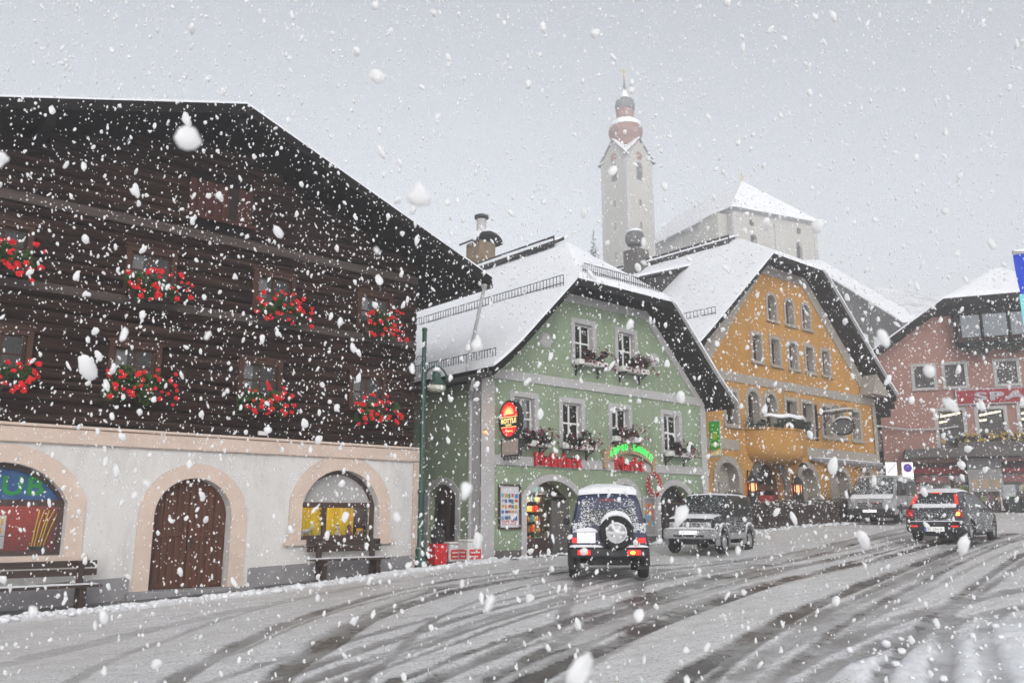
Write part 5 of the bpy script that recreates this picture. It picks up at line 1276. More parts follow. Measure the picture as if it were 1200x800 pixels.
# van
def van(label,loc,rot):
    o=thing('van',label,'van',loc,rot)
    W=[(1.5,.80,.33),(1.5,-.80,.33),(-1.5,.80,.33),(-1.5,-.80,.33)]
    st=[(-2.40,.40,.86,1.05,1.70,.70),(-2.34,.34,.93,1.06,1.86,.76),(-1,.32,.95,1.06,1.9,.78),(.75,.32,.95,1.06,1.9,.78),(1.0,.32,.95,1.05,1.82,.76),(1.85,.32,.94,1.02,1.12,.82),(2.2,.34,.91,.92,1.0,.76),(2.38,.38,.84,.78,.84,.66),(2.42,.46,.78,.66,.72,.6)]
    put_mesh(car_body(st,W,.33),'body','silver_paint',o,28)
    for x,y,z in W: wheel(o,x,y,z,.33,.22)
    for sy in (-1,1):
        side_glass(o,[(.35,1.10),(1.68,1.10),(1.0,1.70),(.35,1.72)],.95,1.06,1.9,.78,sy)
        side_glass(o,[(-.75,1.10),(.25,1.10),(.25,1.72),(-.75,1.72)],.95,1.06,1.9,.78,sy)
        side_glass(o,[(-2.1,1.10),(-.87,1.10),(-.87,1.72),(-2.1,1.72)],.95,1.06,1.9,.78,sy)
        b=MB(); b.bbox(1.4,1.52,min(sy*.96,sy*1.16),max(sy*.96,sy*1.16),1.08,1.34,.03); b.build('mirror','black_plastic',o)
        b=MB(); b.bbox(-2.2,2.1,min(sy*.93,sy*.965),max(sy*.93,sy*.965),.55,.66,.01); b.build('side_moulding','black_plastic',o)
        b=MB(); b.xf=Matrix.Translation((2.26,sy*.64,.82)); b.ball((0,0,0),(.12,.17,.10),12,8); b.build('headlight','alloy',o,smooth=True)
        b=MB(); b.box(.29,.30,min(sy*.94,sy*.956),max(sy*.94,sy*.956),.5,1.05); b.build('door_seam','black_plastic',o)
    quad_panel(o,'windscreen','car_glass',[(1.84,-.76,1.14),(1.84,.76,1.14),(1.03,.66,1.80),(1.03,-.66,1.80)])
    b=MB(); b.tube([(1.86,-.3,1.15),(1.5,.35,1.43)],.014,4); b.tube([(1.86,.4,1.15),(1.55,-.1,1.40)],.014,4); b.build('wiper','iron',o)
    b=MB(); b.bbox(2.36,2.44,-.46,.46,.58,.80,.02); g=b.build('grille','black_plastic',o)
    b=MB(); [b.box(2.441,2.45,-.44,.44,.62+.06*k,.635+.06*k) for k in range(3)]; b.lathe([(.001,2.46),(.085,2.46),(.085,2.445)],(0,0,.7),16,'X'); b.build('grille_bar','alloy',g)
    b=MB(); b.bbox(2.28,2.50,-.88,.88,.30,.56,.05); fb=b.build('front_bumper','black_plastic',o)
    b=MB(); b.box(2.501,2.512,-.26,.26,.42,.53); b.build('number_plate','plate_glow',o)
    b=MB(); b.box(2.451,2.46,.15,.32,.74,.80); b.build('red_badge','red_dull',g)
    b=MB(); b.bbox(-2.2,2.2,-.6,.6,.2,.42,.03); b.build('underbody','black_plastic',o)
    snow_sheet(o,lambda u,v:(-2.34+3.1*u,-.74+1.48*v,1.88+.02*sin(pi*v)),.05,26,16,.01,5)
    snow_sheet(o,lambda u,v:(1.87+.38*u,-.78+1.56*v,1.13-.16*u),.03,10,16,.008,5)
    specks(o,lambda u,v:(1.84-.81*v+.015,-.7+1.4*u,1.15+.65*v),900,.013,7,bias=lambda u,v:.3+.6*(1-v))
    return o
van('silver van dusted with snow, parked facing the camera in front of the inn',(35.3,17.15,gz(35.3,17.15)),radians(193))

# small hatchback, seen from behind
def hatchback(label,loc,rot):
    o=thing('hatchback',label,'car',loc,rot)
    W=[(1.2,.70,.29),(1.2,-.70,.29),(-1.22,.70,.29),(-1.22,-.70,.29)]
    st=[(-1.86,.36,.74,.84,.90,.62),(-1.83,.28,.80,.90,.98,.66),(-1.70,.24,.82,.92,1.12,.64),(-1.42,.22,.83,.92,1.40,.57),(-1.0,.22,.83,.92,1.46,.58),(-.2,.22,.83,.92,1.475,.585),(.25,.22,.83,.91,1.43,.57),(1.0,.22,.82,.90,.97,.70),(1.55,.24,.79,.80,.86,.66),(1.82,.3,.70,.62,.67,.56),(1.88,.38,.6,.52,.56,.5)]
    put_mesh(car_body(st,W,.29),'body','dark_paint',o,28)
    for x,y,z in W: wheel(o,x,y,z,.29,.18,rim='alloy')
    for sy in (-1,1):
        side_glass(o,[(-1.25,1.02),(-.42,.96),(-.42,1.36),(-1.12,1.33)],.83,.92,1.47,.58,sy)
        side_glass(o,[(-.34,.96),(.78,.96),(.22,1.35),(-.34,1.36)],.83,.92,1.47,.58,sy)
        b=MB(); b.bbox(.55,.68,min(sy*.82,sy*1.0),max(sy*.82,sy*1.0),.94,1.08,.03); b.build('mirror','dark_paint',o)
        b=MB(); b.box(-.5,-.34,min(sy*.828,sy*.85),max(sy*.828,sy*.85),.80,.83); b.build('door_handle','black_plastic',o)
        # tall lamps on the rear pillars and lit lower lamps
        quad_panel(o,'tail_light','tail_red',[(-1.735,sy*.655,1.06),(-1.735,sy*.56,1.06),(-1.50,sy*.495,1.34),(-1.48,sy*.565,1.34)][::(1 if sy<0 else -1)],.03)
        b=MB(); b.bbox(-1.875,-1.80,min(sy*.56,sy*.77),max(sy*.56,sy*.77),.68,.92,.02); t=b.build('rear_lamp','red_dull',o)
        if sy<0:
            b=MB(); b.ball((-1.87,sy*.66,.80),(.02,.06,.06),8,5); b.build('bulb','tail_amber',t,smooth=True)
        else:
            b=MB(); b.ball((-1.87,sy*.66,.80),(.02,.05,.05),8,5); b.build('bulb','tail_red',t,smooth=True)
        b=MB(); b.bbox(-1.955,-1.94,min(sy*.45,sy*.65),max(sy*.45,sy*.65),.42,.47,.004); b.build('fog_lamp','tail_red',o)
    quad_panel(o,'rear_window','car_glass',[(-1.76,.52,1.06),(-1.76,-.52,1.06),(-1.475,-.45,1.375),(-1.475,.45,1.375)])
    b=MB(); b.bbox(-1.50,-1.44,-.13,.13,1.39,1.415,.006); b.build('brake_light','tail_red',o)
    b=MB(); b.bbox(-1.94,-1.7,-.79,.79,.28,.58,.05); b.build('rear_bumper','black_plastic',o)
    b=MB(); b.box(-1.955,-1.942,-.27,.27,.30,.43); p=b.build('number_plate','plate_glow',o)
    b=MB(); b.box(-1.960,-1.9555,.215,.268,.305,.425); b.build('blue_strip','flag_blue',p)
    text_obj('BL 254 A',.1,'sign_black',p,'lettering',(-1.957,-.02,.365),(pi/2,0,-pi/2),.002,.4,.075)
    b=MB(); b.bbox(-1.90,-1.85,-.3,.3,.66,.70,.01); b.build('tailgate_handle','black_plastic',o)
    b=MB(); b.bbox(-1.6,1.5,-.5,.5,.16,.3,.03); b.build('underbody','black_plastic',o)
    b=MB(); b.tube([(-1.78,-.1,1.08),(-1.62,.2,1.26)],.012,4); b.build('wiper','iron',o)
    snow_sheet(o,lambda u,v:(-1.44+1.7*u,-.54+1.08*v,1.42+.06*sin(pi*min(1,u*1.3))+.015*sin(pi*v)),.055,24,16,.01,4)
    specks(o,lambda u,v:(-1.79+.30*v-.01,-.52+1.04*u,1.04+.33*v),320,.011,8,bias=lambda u,v:(1-v)**2)
    specks(o,lambda u,v:(-1.872+.02*v,-.55+1.1*u,.62+.28*v),420,.009,9)
    b=MB(); b.slab(lambda u,v:(-1.86+.12*v,-.6+1.2*u,.965+.1*v),16,4,0,.05,.012,4,6); b.build('snow_cover','snow',o,smooth=True)
    b=MB(); b.slab(lambda u,v:(-1.93+.1*v,-.74+1.48*u,.575),16,3,0,.03,.008,4,6); b.build('snow_cover','snow',o,smooth=True)
    specks(o,lambda u,v:(-1.6+2.8*u,-.84,.35+.5*v),420,.009,10)
    return o
hatchback('dark hatchback with red tail lights lit, driving away up the snowy street',(27.75,11.35,gz(27.75,11.35)),atan2(11.7,27.0)-radians(17))
# ------------------------------------------------------------------ church, hill, far houses and trees
def dd_of(x,y): return x*.6543+y*.7562
def hz(x,y):
    d=dd_of(x,y); lat=x*.7562-y*.6543
    z=-1.+ (d-55)*.52 if d<128 else 37.0+(d-128)*.12
    z+= 1.6*noise.noise((x*.03,y*.03,3.))+.35*noise.noise((x*.15,y*.15,1.))
    if lat<-30: z-= .2*(-30-lat)
    if lat>45: z-= .12*(lat-45)
    return z
b=MB()
def hill_fn(u,v):
    d=50+170*v; lat=-90+230*u
    x=d*.6543+lat*.7562; y=d*.7562-lat*.6543
    return (x,y,max(-3.,hz(x,y)))
b.grid(hill_fn,90,90); struct(b.build('hillside','hill_snow',None,smooth=True))

TC=(90.0,78.2)
zt0=hz(*TC)-2
ct=thing('church_tower','tall cream church tower with red bulb dome, four small gables and pointed spire','church tower',(TC[0],TC[1],zt0),radians(-4.5))
S=2.62; ZE=51.2-zt0; ZG=53.9-zt0
faces=[0,pi/2,pi,-pi/2]
holes_spec=[(0,ZE-2.2,.62,2.7,1),(0,ZE-7.0,.4,.9,0),(0,ZE-10.4,.4,1.0,0),(0,ZE-14.8,.4,1.0,0)]
b=MB()
for a in faces:
    m=Matrix.Rotation(a,4,'Z'); b.xf=m
    hs=[]
    for x,z,w,h,ar in holes_spec: hs.append(arch(x-w,x+w,z-h/2,z+h/2-w,z+h/2) if ar else rect(x-w/2,x+w/2,z-h/2,z+h/2))
    hs.append(ell(0,ZE+.15,.62,.62,20))
    b.plate([(-S,0),(S,0),(S,ZE),(0,ZG),(-S,ZE)],hs,-S,-S+.35)
b.xf=None
b.build('wall','plaster_church',ct)
b=MB(); b.box(-S+.5,S-.5,-S+.5,S-.5,0,ZE); b.build('inner_core','dark_room',ct)
for a in faces:
    b=MB(Matrix.Rotation(a,4,'Z')); b.lathe([(.60,-S-.04),(.60,-S+.1),(.001,-S+.1)][::-1],(0,0,ZE+.15),20,'Y'); fc=b.build('clock_face','copper_red',ct)
    b=MB(Matrix.Rotation(a,4,'Z')); b.tube([(0,-S-.06,ZE+.15),(0,-S-.06,ZE+.6)],.04,4); b.tube([(0,-S-.06,ZE+.15),(.3,-S-.06,ZE+.05)],.04,4); b.build('clock_hands','gold',fc)
    b=MB(Matrix.Rotation(a,4,'Z')); b.box(-.6,.6,-S+.25,-S+.3,ZE-3.5,ZE-.9); [b.box(-.58,.58,-S+.18,-S+.24,ZE-3.4+.3*k,ZE-3.28+.3*k) for k in range(8)]; b.build('louvres','slate',ct)
    # corner lesenes and the gable's eave line
    b=MB(Matrix.Rotation(a,4,'Z')); b.bbox(-S-.05,-S+.5,-S-.06,-S-.001,.5,ZE-.2,.01); b.bbox(S-.5,S+.0,-S-.06,-S-.001,.5,ZE-.2,.01); b.build('corner_strip','trim_grey',ct)
    b=MB(Matrix.Rotation(a,4,'Z'))
    for sx in (-1,1):
        A=Vector((sx*(S+.45),0,ZE-.42)); B=Vector((0,0,ZG+.06))
        q=[A+Vector((0,-S-.3,0)),B+Vector((0,-S-.3,0)),B+Vector((0,0,.0)),A+Vector((0,-S+sx*0+.2,0))]
        b.poly(q); b.poly([p+Vector((0,0,.12)) for p in q][::-1])
        for i in range(4): b.poly([q[i],q[(i+1)%4],q[(i+1)%4]+Vector((0,0,.12)),q[i]+Vector((0,0,.12))])
    gr=b.build('gable_roof','slate',ct)
    b=MB(Matrix.Rotation(a,4,'Z'))
    for sx in (-1,1):
        A=Vector((sx*(S+.35),0,ZE-.24)); B=Vector((0,0,ZG+.22))
        q=[A+Vector((0,-S-.15,0)),B+Vector((0,-S-.15,0)),B,A+Vector((0,-S+.2,0))]
        b.poly(q); b.poly([p+Vector((0,0,.2)) for p in q][::-1])
        for i in range(4): b.poly([q[i],q[(i+1)%4],q[(i+1)%4]+Vector((0,0,.2)),q[i]+Vector((0,0,.2))])
    b.build('roof_snow','snow',gr)
z0=ZG-.4
b=MB(); b.lathe([(1.5,z0),(1.7,z0+.5),(2.35,z0+1.6),(2.55,z0+2.3),(2.5,z0+3.0),(2.2,z0+3.55),(1.7,z0+3.95)],(0,0,0),16); dome=b.build('bulb_dome','copper_red',ct,smooth=True)
b=MB(); b.lathe([(2.48,z0+3.1),(2.3,z0+3.75),(1.75,z0+4.25),(1.2,z0+4.5)],(0,0,0),16); b.build('snow_cap','snow',dome,smooth=True)
b=MB(); b.lathe([(1.4,z0+.05),(1.6,z0+.45),(2.0,z0+1.0),(2.05,z0+1.05),(1.9,z0+.9)],(0,0,0),16); b.lathe([(1.3,z0-1.6),(1.4,z0+.1)],(0,0,0),16); b.build('dome_base','slate',dome)
b=MB(); b.lathe([(1.32,z0+4.2),(1.32,z0+5.9),(1.45,z0+6.0)],(0,0,0),8); b.build('lantern','copper_red',ct)
b=MB(); b.lathe([(1.42,z0+6.0),(1.5,z0+6.8),(1.35,z0+7.5),(.8,z0+8.0)],(0,0,0),16); b.build('small_dome','slate',ct,smooth=True)
b=MB(); b.lathe([(1.2,z0+7.75),(.55,z0+8.4),(.28,z0+9.3)],(0,0,0),12); b.build('snow_cap','snow',ct,smooth=True)
b=MB(); b.lathe([(.34,z0+9.0),(.14,z0+10.4),(.04,z0+11.6)],(0,0,0),8); b.build('spire','slate',ct)
b=MB(); b.ball((0,0,z0+11.7),.2,10,6); b.box(-.05,.05,-.05,.05,z0+11.8,z0+13.0); b.box(-.35,.35,-.04,.04,z0+12.4,z0+12.5); b.build('cross','gold',ct)

# nave
NA=radians(-16)
nv=thing('church_nave','long cream church nave with a steep snow-covered roof, to the right of the tower','church',(93.75,63.0,hz(95,66)-4),NA)
zb=hz(95,66)-4; H=40.9-zb; L=14.8; D=23.
holes=[]
for xc in (3.4,11.4): holes+= [arch(xc-.55,xc+.55,H-6.2,H-3.9,H-3.35)]
for xc in (3.2,7.4,11.5): holes.append(ell(xc,H-1.7,.42,.5,16))
b=MB(); b.plate(rect(0,L,-2,H),holes,0,.5); b.build('wall','plaster_church',nv)
sh=[arch(y-.5,y+.5,H-6.0,H-3.6,H-3.1) for y in (3.0,9.5,13.5,17.5)]
b=MB(); b.plate(rect(.5,D,-2,H),sh,0,.5,axis='X'); b.box(L-.5,L,.5,D,-2,H); b.box(.5,L-.5,D-.5,D,-2,H); b.build('side_wall','plaster_church',nv)
b=MB(); b.box(1.2,L-1.2,1.2,D-1,0,H-.3); b.build('inner_core','dark_room',nv)
b=MB()
for x0 in (0,L/2-.3,L-.6): b.bbox(x0,x0+.6,-.12,-.001,-1,H-.4,.01)
for y0 in (.0,6.0,11.4): b.bbox(-.12,-.001,y0,y0+.6,-1,H-.4,.01)
b.bbox(-.2,L+.2,-.2,-.002,H-.3,H,.02); b.build('lesene','trim_grey',nv)
# roof: hipped at the street end; a raised lower part further back
zr=H+7.1; yr=6.3
def nroof(off,th,mat,nm,par,e=.5):
    b=MB()
    P=lambda x,y,z:Vector((x,y,z+off))
    A,B=P(-e,-e,H-.1),P(L+e,-e,H-.1); R0,R1=P(L/2,yr,zr),P(L/2,D,zr); C,Dd=P(L+e,D,H-.1),P(-e,D,H-.1)
    for q in ([A,B,R0],[B,C,R1,R0],[Dd,A,R0,R1]):
        lo=[p-Vector((0,0,th)) for p in q]; b.poly(q); b.poly(lo[::-1])
        for i in range(len(q)): b.poly([q[i],q[(i+1)%len(q)],lo[(i+1)%len(q)],lo[i]])
    return b.build(nm,mat,par)
ro=nroof(0,.25,'slate','roof',nv); nroof(.30,.28,'snow','roof_snow',ro,.42)
b=MB(); b.box(L/2-.05,L/2+.05,yr-.05,yr+.05,zr,zr+1.5); b.box(L/2-.4,L/2+.4,yr-.04,yr+.04,zr+.95,zr+1.05); b.build('cross','gold',nv)
b=MB(); b.box(-1.6,-.002,1.2,5.2,-2,H-.6); an=b.build('annexe','plaster_church',nv)
b=MB(); b.slab(lambda u,v:(-2.0+2.0*v,.9+4.6*u,H-.7+.9*v),4,4,0,.3,.02,5); b.build('roof_snow','snow',an)

# covered hillside stair with boarded side
def P3(*a): return Vector(a)
cw=thing('covered_stair','long grey boarded covered stair climbing the snowy slope between inn and supermarket','covered stair',(61.2,27.2,0),absolute=True)
A0,A1=P3(66.9,37.4,22.0),P3(60.7,26.4,13.6)
b=MB()
dirv=(A1-A0); lat=P3(.756,-.654,0)
for s in range(1):
    lo0,lo1=A0-P3(0,0,5.0),A1-P3(0,0,1.9)
    q=[A0-P3(0,0,.15),A1-P3(0,0,.15),lo1,lo0]; q2=[p+lat*.15 for p in q]
    b.poly(q); b.poly(q2[::-1])
    for i in range(4): b.poly([q[i],q[(i+1)%4],q2[(i+1)%4],q2[i]])
b.build('boarded_side','grey_boards',cw)
b=MB(); b.slab(lambda u,v:A0.lerp(A1,u)+lat*(-.7+1.8*v)+P3(0,0,.12-.1*abs(v-.5)),1,2,-.22,0); rf=b.build('roof','slate',cw)
b=MB(); b.slab(lambda u,v:A0.lerp(A1,u)+lat*(-.6+1.7*v)+P3(0,0,.12-.1*abs(v-.5)),30,6,.01,.16,.02,6); b.build('roof_snow','snow',rf)
for t in (.15,.62,.95):
    p=A0.lerp(A1,t); g=hz(p.x,p.y); b=MB(); b.box(p.x-.14,p.x+.14,p.y-.14,p.y+.14,min(g,p.z-3)-.5,p.z-1.2); b.build('post','grey_boards',cw)
# far houses on the hill
def hill_house(label,x,y,w,d,h,rise,rot,wall,loc_dz=0,chim=True):
    z=hz(x,y)-.5+loc_dz; o=thing('hillside_house',label,'house',(x,y,z),rot); hs=[]
    ws=[]
    for xc in (w*.28,w*.72): win(o,hs,xc,h*.62,.9,1.1,0,.1,'trim_grey','brown_frame',2,1,curtain=False,sill=False)
    b=MB(); b.plate([(0,-2),(w,-2),(w,h),(w/2,h+rise),(0,h)],hs,0,.3); b.box(0,.3,.3,d,-2,h); b.box(w-.3,w,.3,d,-2,h); b.plate([(0,-2),(w,-2),(w,h),(w/2,h+rise),(0,h)],[],d-.3,d); b.build('wall',wall,o)
    for sx in (0,1):
        f=lambda u,v:((-.6+(w/2+.6)*v) if sx==0 else (w+.6-(w/2+.6)*v), -.6+(d+1.2)*u, h-.6*rise/(w/2)+(rise+.6*rise/(w/2))*v)
        b=MB(); b.slab(f,1,1,.0,.16); r_=b.build('roof','shingle',o)
        b=MB(); b.slab(f,12,8,.165,.4,.03,6); b.build('roof_snow','snow',r_)
    if chim:
        b=MB(); b.bbox(w*.3,w*.3+.7,d*.5,d*.5+.7,h,h+rise+1.2,.02); c=b.build('chimney','sandstone',o)
        b=MB(); b.slab(lambda u,v:(w*.3-.05+.8*u,d*.5-.05+.8*v,h+rise+1.2),4,4,0,.2,.02,3); b.build('snow_cap','snow',c)
    return o
hill_house('pale house with a dark-edged gable on the slope above the supermarket roof',88.2,41.0,7.0,9,3.0,2.6,radians(-35),'plaster_church',-1.0)
hill_house('distant brown-walled house beyond the snowy ridge of the green house',66.5,70.0,9,8,4.6,1.4,radians(-52),'grey_boards',1.5)

def bare_tree(label,x,y,z,h,seed,snowy=True,mat='bark',spread=.5,nlev=4,name='bare_tree'):
    o=thing(name,label,'tree',(x,y,z)); r=random.Random(seed); b=MB(); tw=MB(); s=MB()
    def grow(p,d,l,rad,lev):
        q=p+d*l; (b if lev<2 else tw).tube([p,p.lerp(q,.5)+Vector((r.gauss(0,.04),r.gauss(0,.04),0))*l,q],[rad,rad*.85,rad*.65],5 if lev<2 else 3,False)
        if snowy and lev>=1:
            for k in range(3 if lev<3 else 2):
                c=p.lerp(q,r.random())+Vector((0,0,rad)); e=r.uniform(.08,.2)*(.6+h*.05); s.ball(c,(e*1.4,e*1.4,e*.45),5,3)
        if lev>=nlev: return
        n=3 if lev<nlev-1 else 4
        for k in range(n):
            a=r.uniform(0,2*pi); sp=spread*r.uniform(.6,1.4); u=d.orthogonal().normalized(); w=d.cross(u)
            nd=(d+(u*cos(a)+w*sin(a))*sp).normalized(); nd.z=nd.z*.9+.12; nd.normalize()
            grow(p.lerp(q,r.uniform(.55,1.)),nd,l*r.uniform(.6,.8),rad*.6,lev+1)
    grow(Vector((0,0,-.3)),Vector((r.gauss(0,.04),r.gauss(0,.04),1)).normalized(),h*.33,h*.022,0)
    b.build('trunk','bark',o); tw.build('crown',mat,o)
    if snowy: s.build('snow_cover','snow',o)
    return o
def conifer(label,x,y,z,h,seed,name='spruce'):
    o=thing(name,label,'tree',(x,y,z)); r=random.Random(seed)
    b=MB(); b.tube([(0,0,-.5),(0,0,h)],[h*.02,.02],6); b.build('trunk','bark',o)
    b=MB(); s=MB(); n=int(h*14)
    for i in range(n):
        t=(i+r.random())/n; zz=h*(.08+.92*t); R=(1-t)*h*.2*r.uniform(.7,1.15)+.12; a=r.uniform(0,2*pi)
        dv=Vector((cos(a),sin(a),0)); sd=Vector((-sin(a),cos(a),0)); p=Vector((0,0,zz)); e=p+dv*R+Vector((0,0,-R*.45)); wd=.2*R+.1
        for k in range(3):
            o1=sd*wd*r.uniform(-1,1); m=p.lerp(e,.45)
            b.poly([p,m+sd*wd*.7+o1*.4,e+o1*.6,m-sd*wd*.7+o1*.4+Vector((0,0,-.05))])
        if r.random()<.55:
            c=p.lerp(e,r.uniform(.4,.9)); s.ball(c+Vector((0,0,.05)),(R*.25+.05,R*.25+.05,.06+R*.05),5,3)
    b.build('crown','needles',o); s.build('snow_cover','snow',o); return o
def onhill(x,y,dz=0): return (x,y,hz(x,y)+dz)
conifer('slim dark spruce standing just left of the church tower',*onhill(85.2,80.6,-2.5),11.5,4)
bare_tree('snow-laden bare tree behind the chimney of the green house, nearest the chimney',*onhill(57.5,67.5,-4.5),9.5,31,True,'twig',.6,4)
bare_tree('snow-laden bare tree behind the green house ridge, in front of the brown-walled house',*onhill(61.5,67.0,-4.),9.0,32,True,'twig',.6,4)
bare_tree('wispy bare tree farthest left behind the timber house roof edge',*onhill(54.0,70.5,-4),9.0,33,True,'twig',.6,4)
bare_tree('small snowy shrub beside the round chimney cowl of the inn',*onhill(63.0,51.5,3.),8.0,34,True,'twig',.7,4,'snowy_shrub')
bare_tree('tall bare tree rising through the covered stair slope',*onhill(71.5,38.2,-.5),9.5,35,False,'twig',.4,4)
bare_tree('low snow-covered bush on the slope under the covered stair, upper one',*onhill(66.0,34.6,-.6),3.6,36,True,'twig',.9,4,'snowy_shrub')
bare_tree('low snow-covered bush on the slope under the covered stair, lower one',*onhill(64.2,31.2,-.6),3.2,37,True,'twig',.9,4,'snowy_shrub')

for i,(x,y,dz,h,l) in enumerate([(69.0,34.0,-.8,3.4,'grey snowy bush on the hillside right of the covered stair, highest one'),(67.5,31.5,-.8,3.0,'grey snowy bush on the hillside right of the covered stair, middle one'),(66.5,29.0,-.8,3.2,'grey snowy bush on the hillside right of the covered stair, lowest one'),(76.0,36.0,-1,5.5,'taller leafless shrub high on the slope above the supermarket roof'),(82.0,36.5,-1,7.0,'thin leafless tree beside the pale house on the slope')]):
    bare_tree(l,*onhill(x,y,dz),h,60+i,True,'twig',.8,4,'snowy_shrub' if h<5 else 'bare_tree')
# ------------------------------------------------------------------ ground: snowy street with slushy tyre tracks
def gzv(X,Y):
    x=np.clip(X,-3,48).ravel(); y=np.clip(Y,-2,22).ravel(); out=np.zeros_like(x)
    for i in range(0,len(x),20000):
        d=np.hypot(x[i:i+20000,None]-_P[None,:,0],y[i:i+20000,None]-_P[None,:,1])
        out[i:i+20000]=_phi(d)@_W[:_n]+_W[_n]+_W[_n+1]*x[i:i+20000]+_W[_n+2]*y[i:i+20000]
    return out.reshape(X.shape)
TRACKS=[ # ([(x, y), ...], half width, strength)
 # centre line in metres, half width, strength
 ([(1.2,5.8),(3.44,9.35),(4.99,11.24),(6.69,12.9),(9.13,14.6),(10.82,15.3),(13.5,15.6),(17,15.2)],.19,.75),
 ([(1.8,4.5),(4.18,8.54),(5.42,9.9),(7.29,11.8),(9.16,13.1),(11,13.9),(13.5,14.2),(17,13.9)],.22,.9),
 ([(4.6,9.0),(6.2,11.1),(8.3,13.0),(10.5,14.4),(13,14.9)],.15,.4),
 ([(2,5.2),(5.28,7.41),(7.36,8.5),(9.28,9.4),(12.0,10.2),(15.3,10.95),(21.5,11.9),(25.3,12.3),(29,12.6)],.15,.8),
 ([(2.5,4.8),(6.1,6.79),(7.82,7.47),(9.74,8.2),(12.5,8.96),(17.58,10.2),(25.2,11.3),(30,11.6)],.20,1.),
 ([(4.4,4.3),(7.3,5.8),(9.47,6.6),(11.75,7.3),(15.34,8.2),(21.2,9.6),(25.63,10.4),(32,11.2)],.20,1.),
 ([(8.2,8.6),(10.46,10.65),(13.4,13.2)],.12,.55),
 ([(9.6,8.3),(11.6,10.1),(14.4,12.4)],.12,.55),
 ([(6.5,4.6),(8.45,5.34),(10.95,5.85),(13.72,6.15),(18,6.1),(24,5.4)],.20,.6),
 ([(6.6,4.3),(8.15,4.87),(10.63,5.35),(12.87,5.5),(16,5.2),(22,4.2)],.18,.6),
 ([(9.5,6.1),(14.81,7.14),(19.49,8.5),(25.8,10.8)],.25,.4),
 ([(13.5,5.6),(12.09,5.2),(10.8,4.65),(9.0,3.98),(7,3.1)],.17,.7),
 ([(14.2,5.3),(12.78,4.95),(11,4.3),(9.38,3.6),(7.4,2.8)],.16,.55),
 ([(2.47,12.2),(3.84,13.2),(6.22,14.9),(9.6,16.5),(13,17.2)],.28,.3),
 ([(6,9.2),(9.01,10.5),(11.98,11.4),(16.18,12.1),(22.9,13.1),(30,14.2)],.16,.35),
 ([(16,14.0),(20,13.6),(26,13.8),(33,15)],.2,.4),
 ([(5.6,7.0),(8.6,8.3),(12,9.5),(17,10.8)],.3,.3),
]
_r=random.Random(4)
for k in range(34):
    o1=_r.uniform(-2.2,3.2); o2=o1+_r.uniform(-.9,.9)
    base_=_r.choice([[(2,5.2),(5.28,7.41),(7.36,8.5),(9.28,9.4),(12.0,10.2),(15.3,10.95),(21.5,11.9),(29,12.6)],[(4.4,4.3),(7.3,5.8),(9.47,6.6),(11.75,7.3),(15.34,8.2),(21.2,9.6),(25.63,10.4),(32,11.2)],[(1.8,4.5),(4.18,8.54),(5.42,9.9),(7.29,11.8),(9.16,13.1),(11,13.9),(13.5,14.2),(17,13.9)]])
    TRACKS.append(([(x-.35*(o1+(o2-o1)*i/7),y+.8*(o1+(o2-o1)*i/7)) for i,(x,y) in enumerate(base_)],_r.uniform(.05,.11),_r.uniform(.4,.9)))
def dens(poly,n=14):
    P=[Vector((*p,0)) for p in poly]; out=[]
    for i in range(len(P)-1):
        p0=P[max(i-1,0)];p1=P[i];p2=P[i+1];p3=P[min(i+2,len(P)-1)]
        for k in range(n):
            t=k/n; out.append(.5*((2*p1)+(p2-p0)*t+(2*p0-5*p1+4*p2-p3)*t*t+(3*p1-p0-3*p2+p3)*t**3))
    out.append(P[-1]); return np.array([(p.x,p.y) for p in out])
def segdist(X,Y,pl):
    D=np.full(X.shape,9.)
    for (ax,ay),(bx,by) in zip(pl,pl[1:]):
        m=(X>min(ax,bx)-1.2)&(X<max(ax,bx)+1.2)&(Y>min(ay,by)-1.2)&(Y<max(ay,by)+1.2)
        if not m.any(): continue
        x=X[m];y=Y[m]; dx,dy=bx-ax,by-ay; t=np.clip(((x-ax)*dx+(y-ay)*dy)/(dx*dx+dy*dy+1e-9),0,1)
        D[m]=np.minimum(D[m],np.hypot(x-ax-t*dx,y-ay-t*dy))
    return D
xs=[-350,-150,-60,-25,-10,-4,-1]+list(np.arange(1,16,.065))+list(np.arange(16,30,.11))+list(np.arange(30,48.5,.2))+[52,60,80,150,350]
ys=[-350,-150,-60,-20,-6,0,1.6]+list(np.arange(2.6,19.25,.065))+[19.6,20.5,24,30,50,100,350]
X,Y=np.meshgrid(np.array(xs,float),np.array(ys,float))
Z=gzv(X,Y); trk=np.zeros_like(X); dep=np.zeros_like(X)
inner=(X>0)&(X<49)&(Y>2)&(Y<19.6)
NZ=np.zeros_like(X); NF=np.zeros_like(X); NB=np.zeros_like(X)
ii=np.argwhere(inner)
for i,j in ii:
    x,y=X[i,j],Y[i,j]
    NZ[i,j]=noise.noise((x*.9,y*.9,0)); NF[i,j]=noise.noise((x*4.2,y*4.2,7.))+.6*noise.noise((x*9.5,y*9.5,3.)); NB[i,j]=noise.noise((x*.28,y*.28,20.))
for poly,w,s in TRACKS:
    d=segdist(X,Y,dens(poly)); ww=w*(1+.35*NZ)+.035*NF
    f=np.clip(1-(d-ww*.62)/(ww*.22+.015),0,1); f=f*f*(3-2*f)
    trk=np.maximum(trk,f*s*np.clip(.85+.5*NZ+.25*NF,.3,1.1))
    ridge=np.exp(-((d-ww*1.75)/(.10))**2)
    g_=1. if w>.115 else .25
    dep+= g_*(-.022*f*s+.010*ridge*s*np.clip(.6+NF,.0,1.6))
fresh=np.clip((5.1-Y+.35*NZ+.12*NF)/.4,0,1)*np.clip((X-8.2+.4*NZ)/.6,0,1)
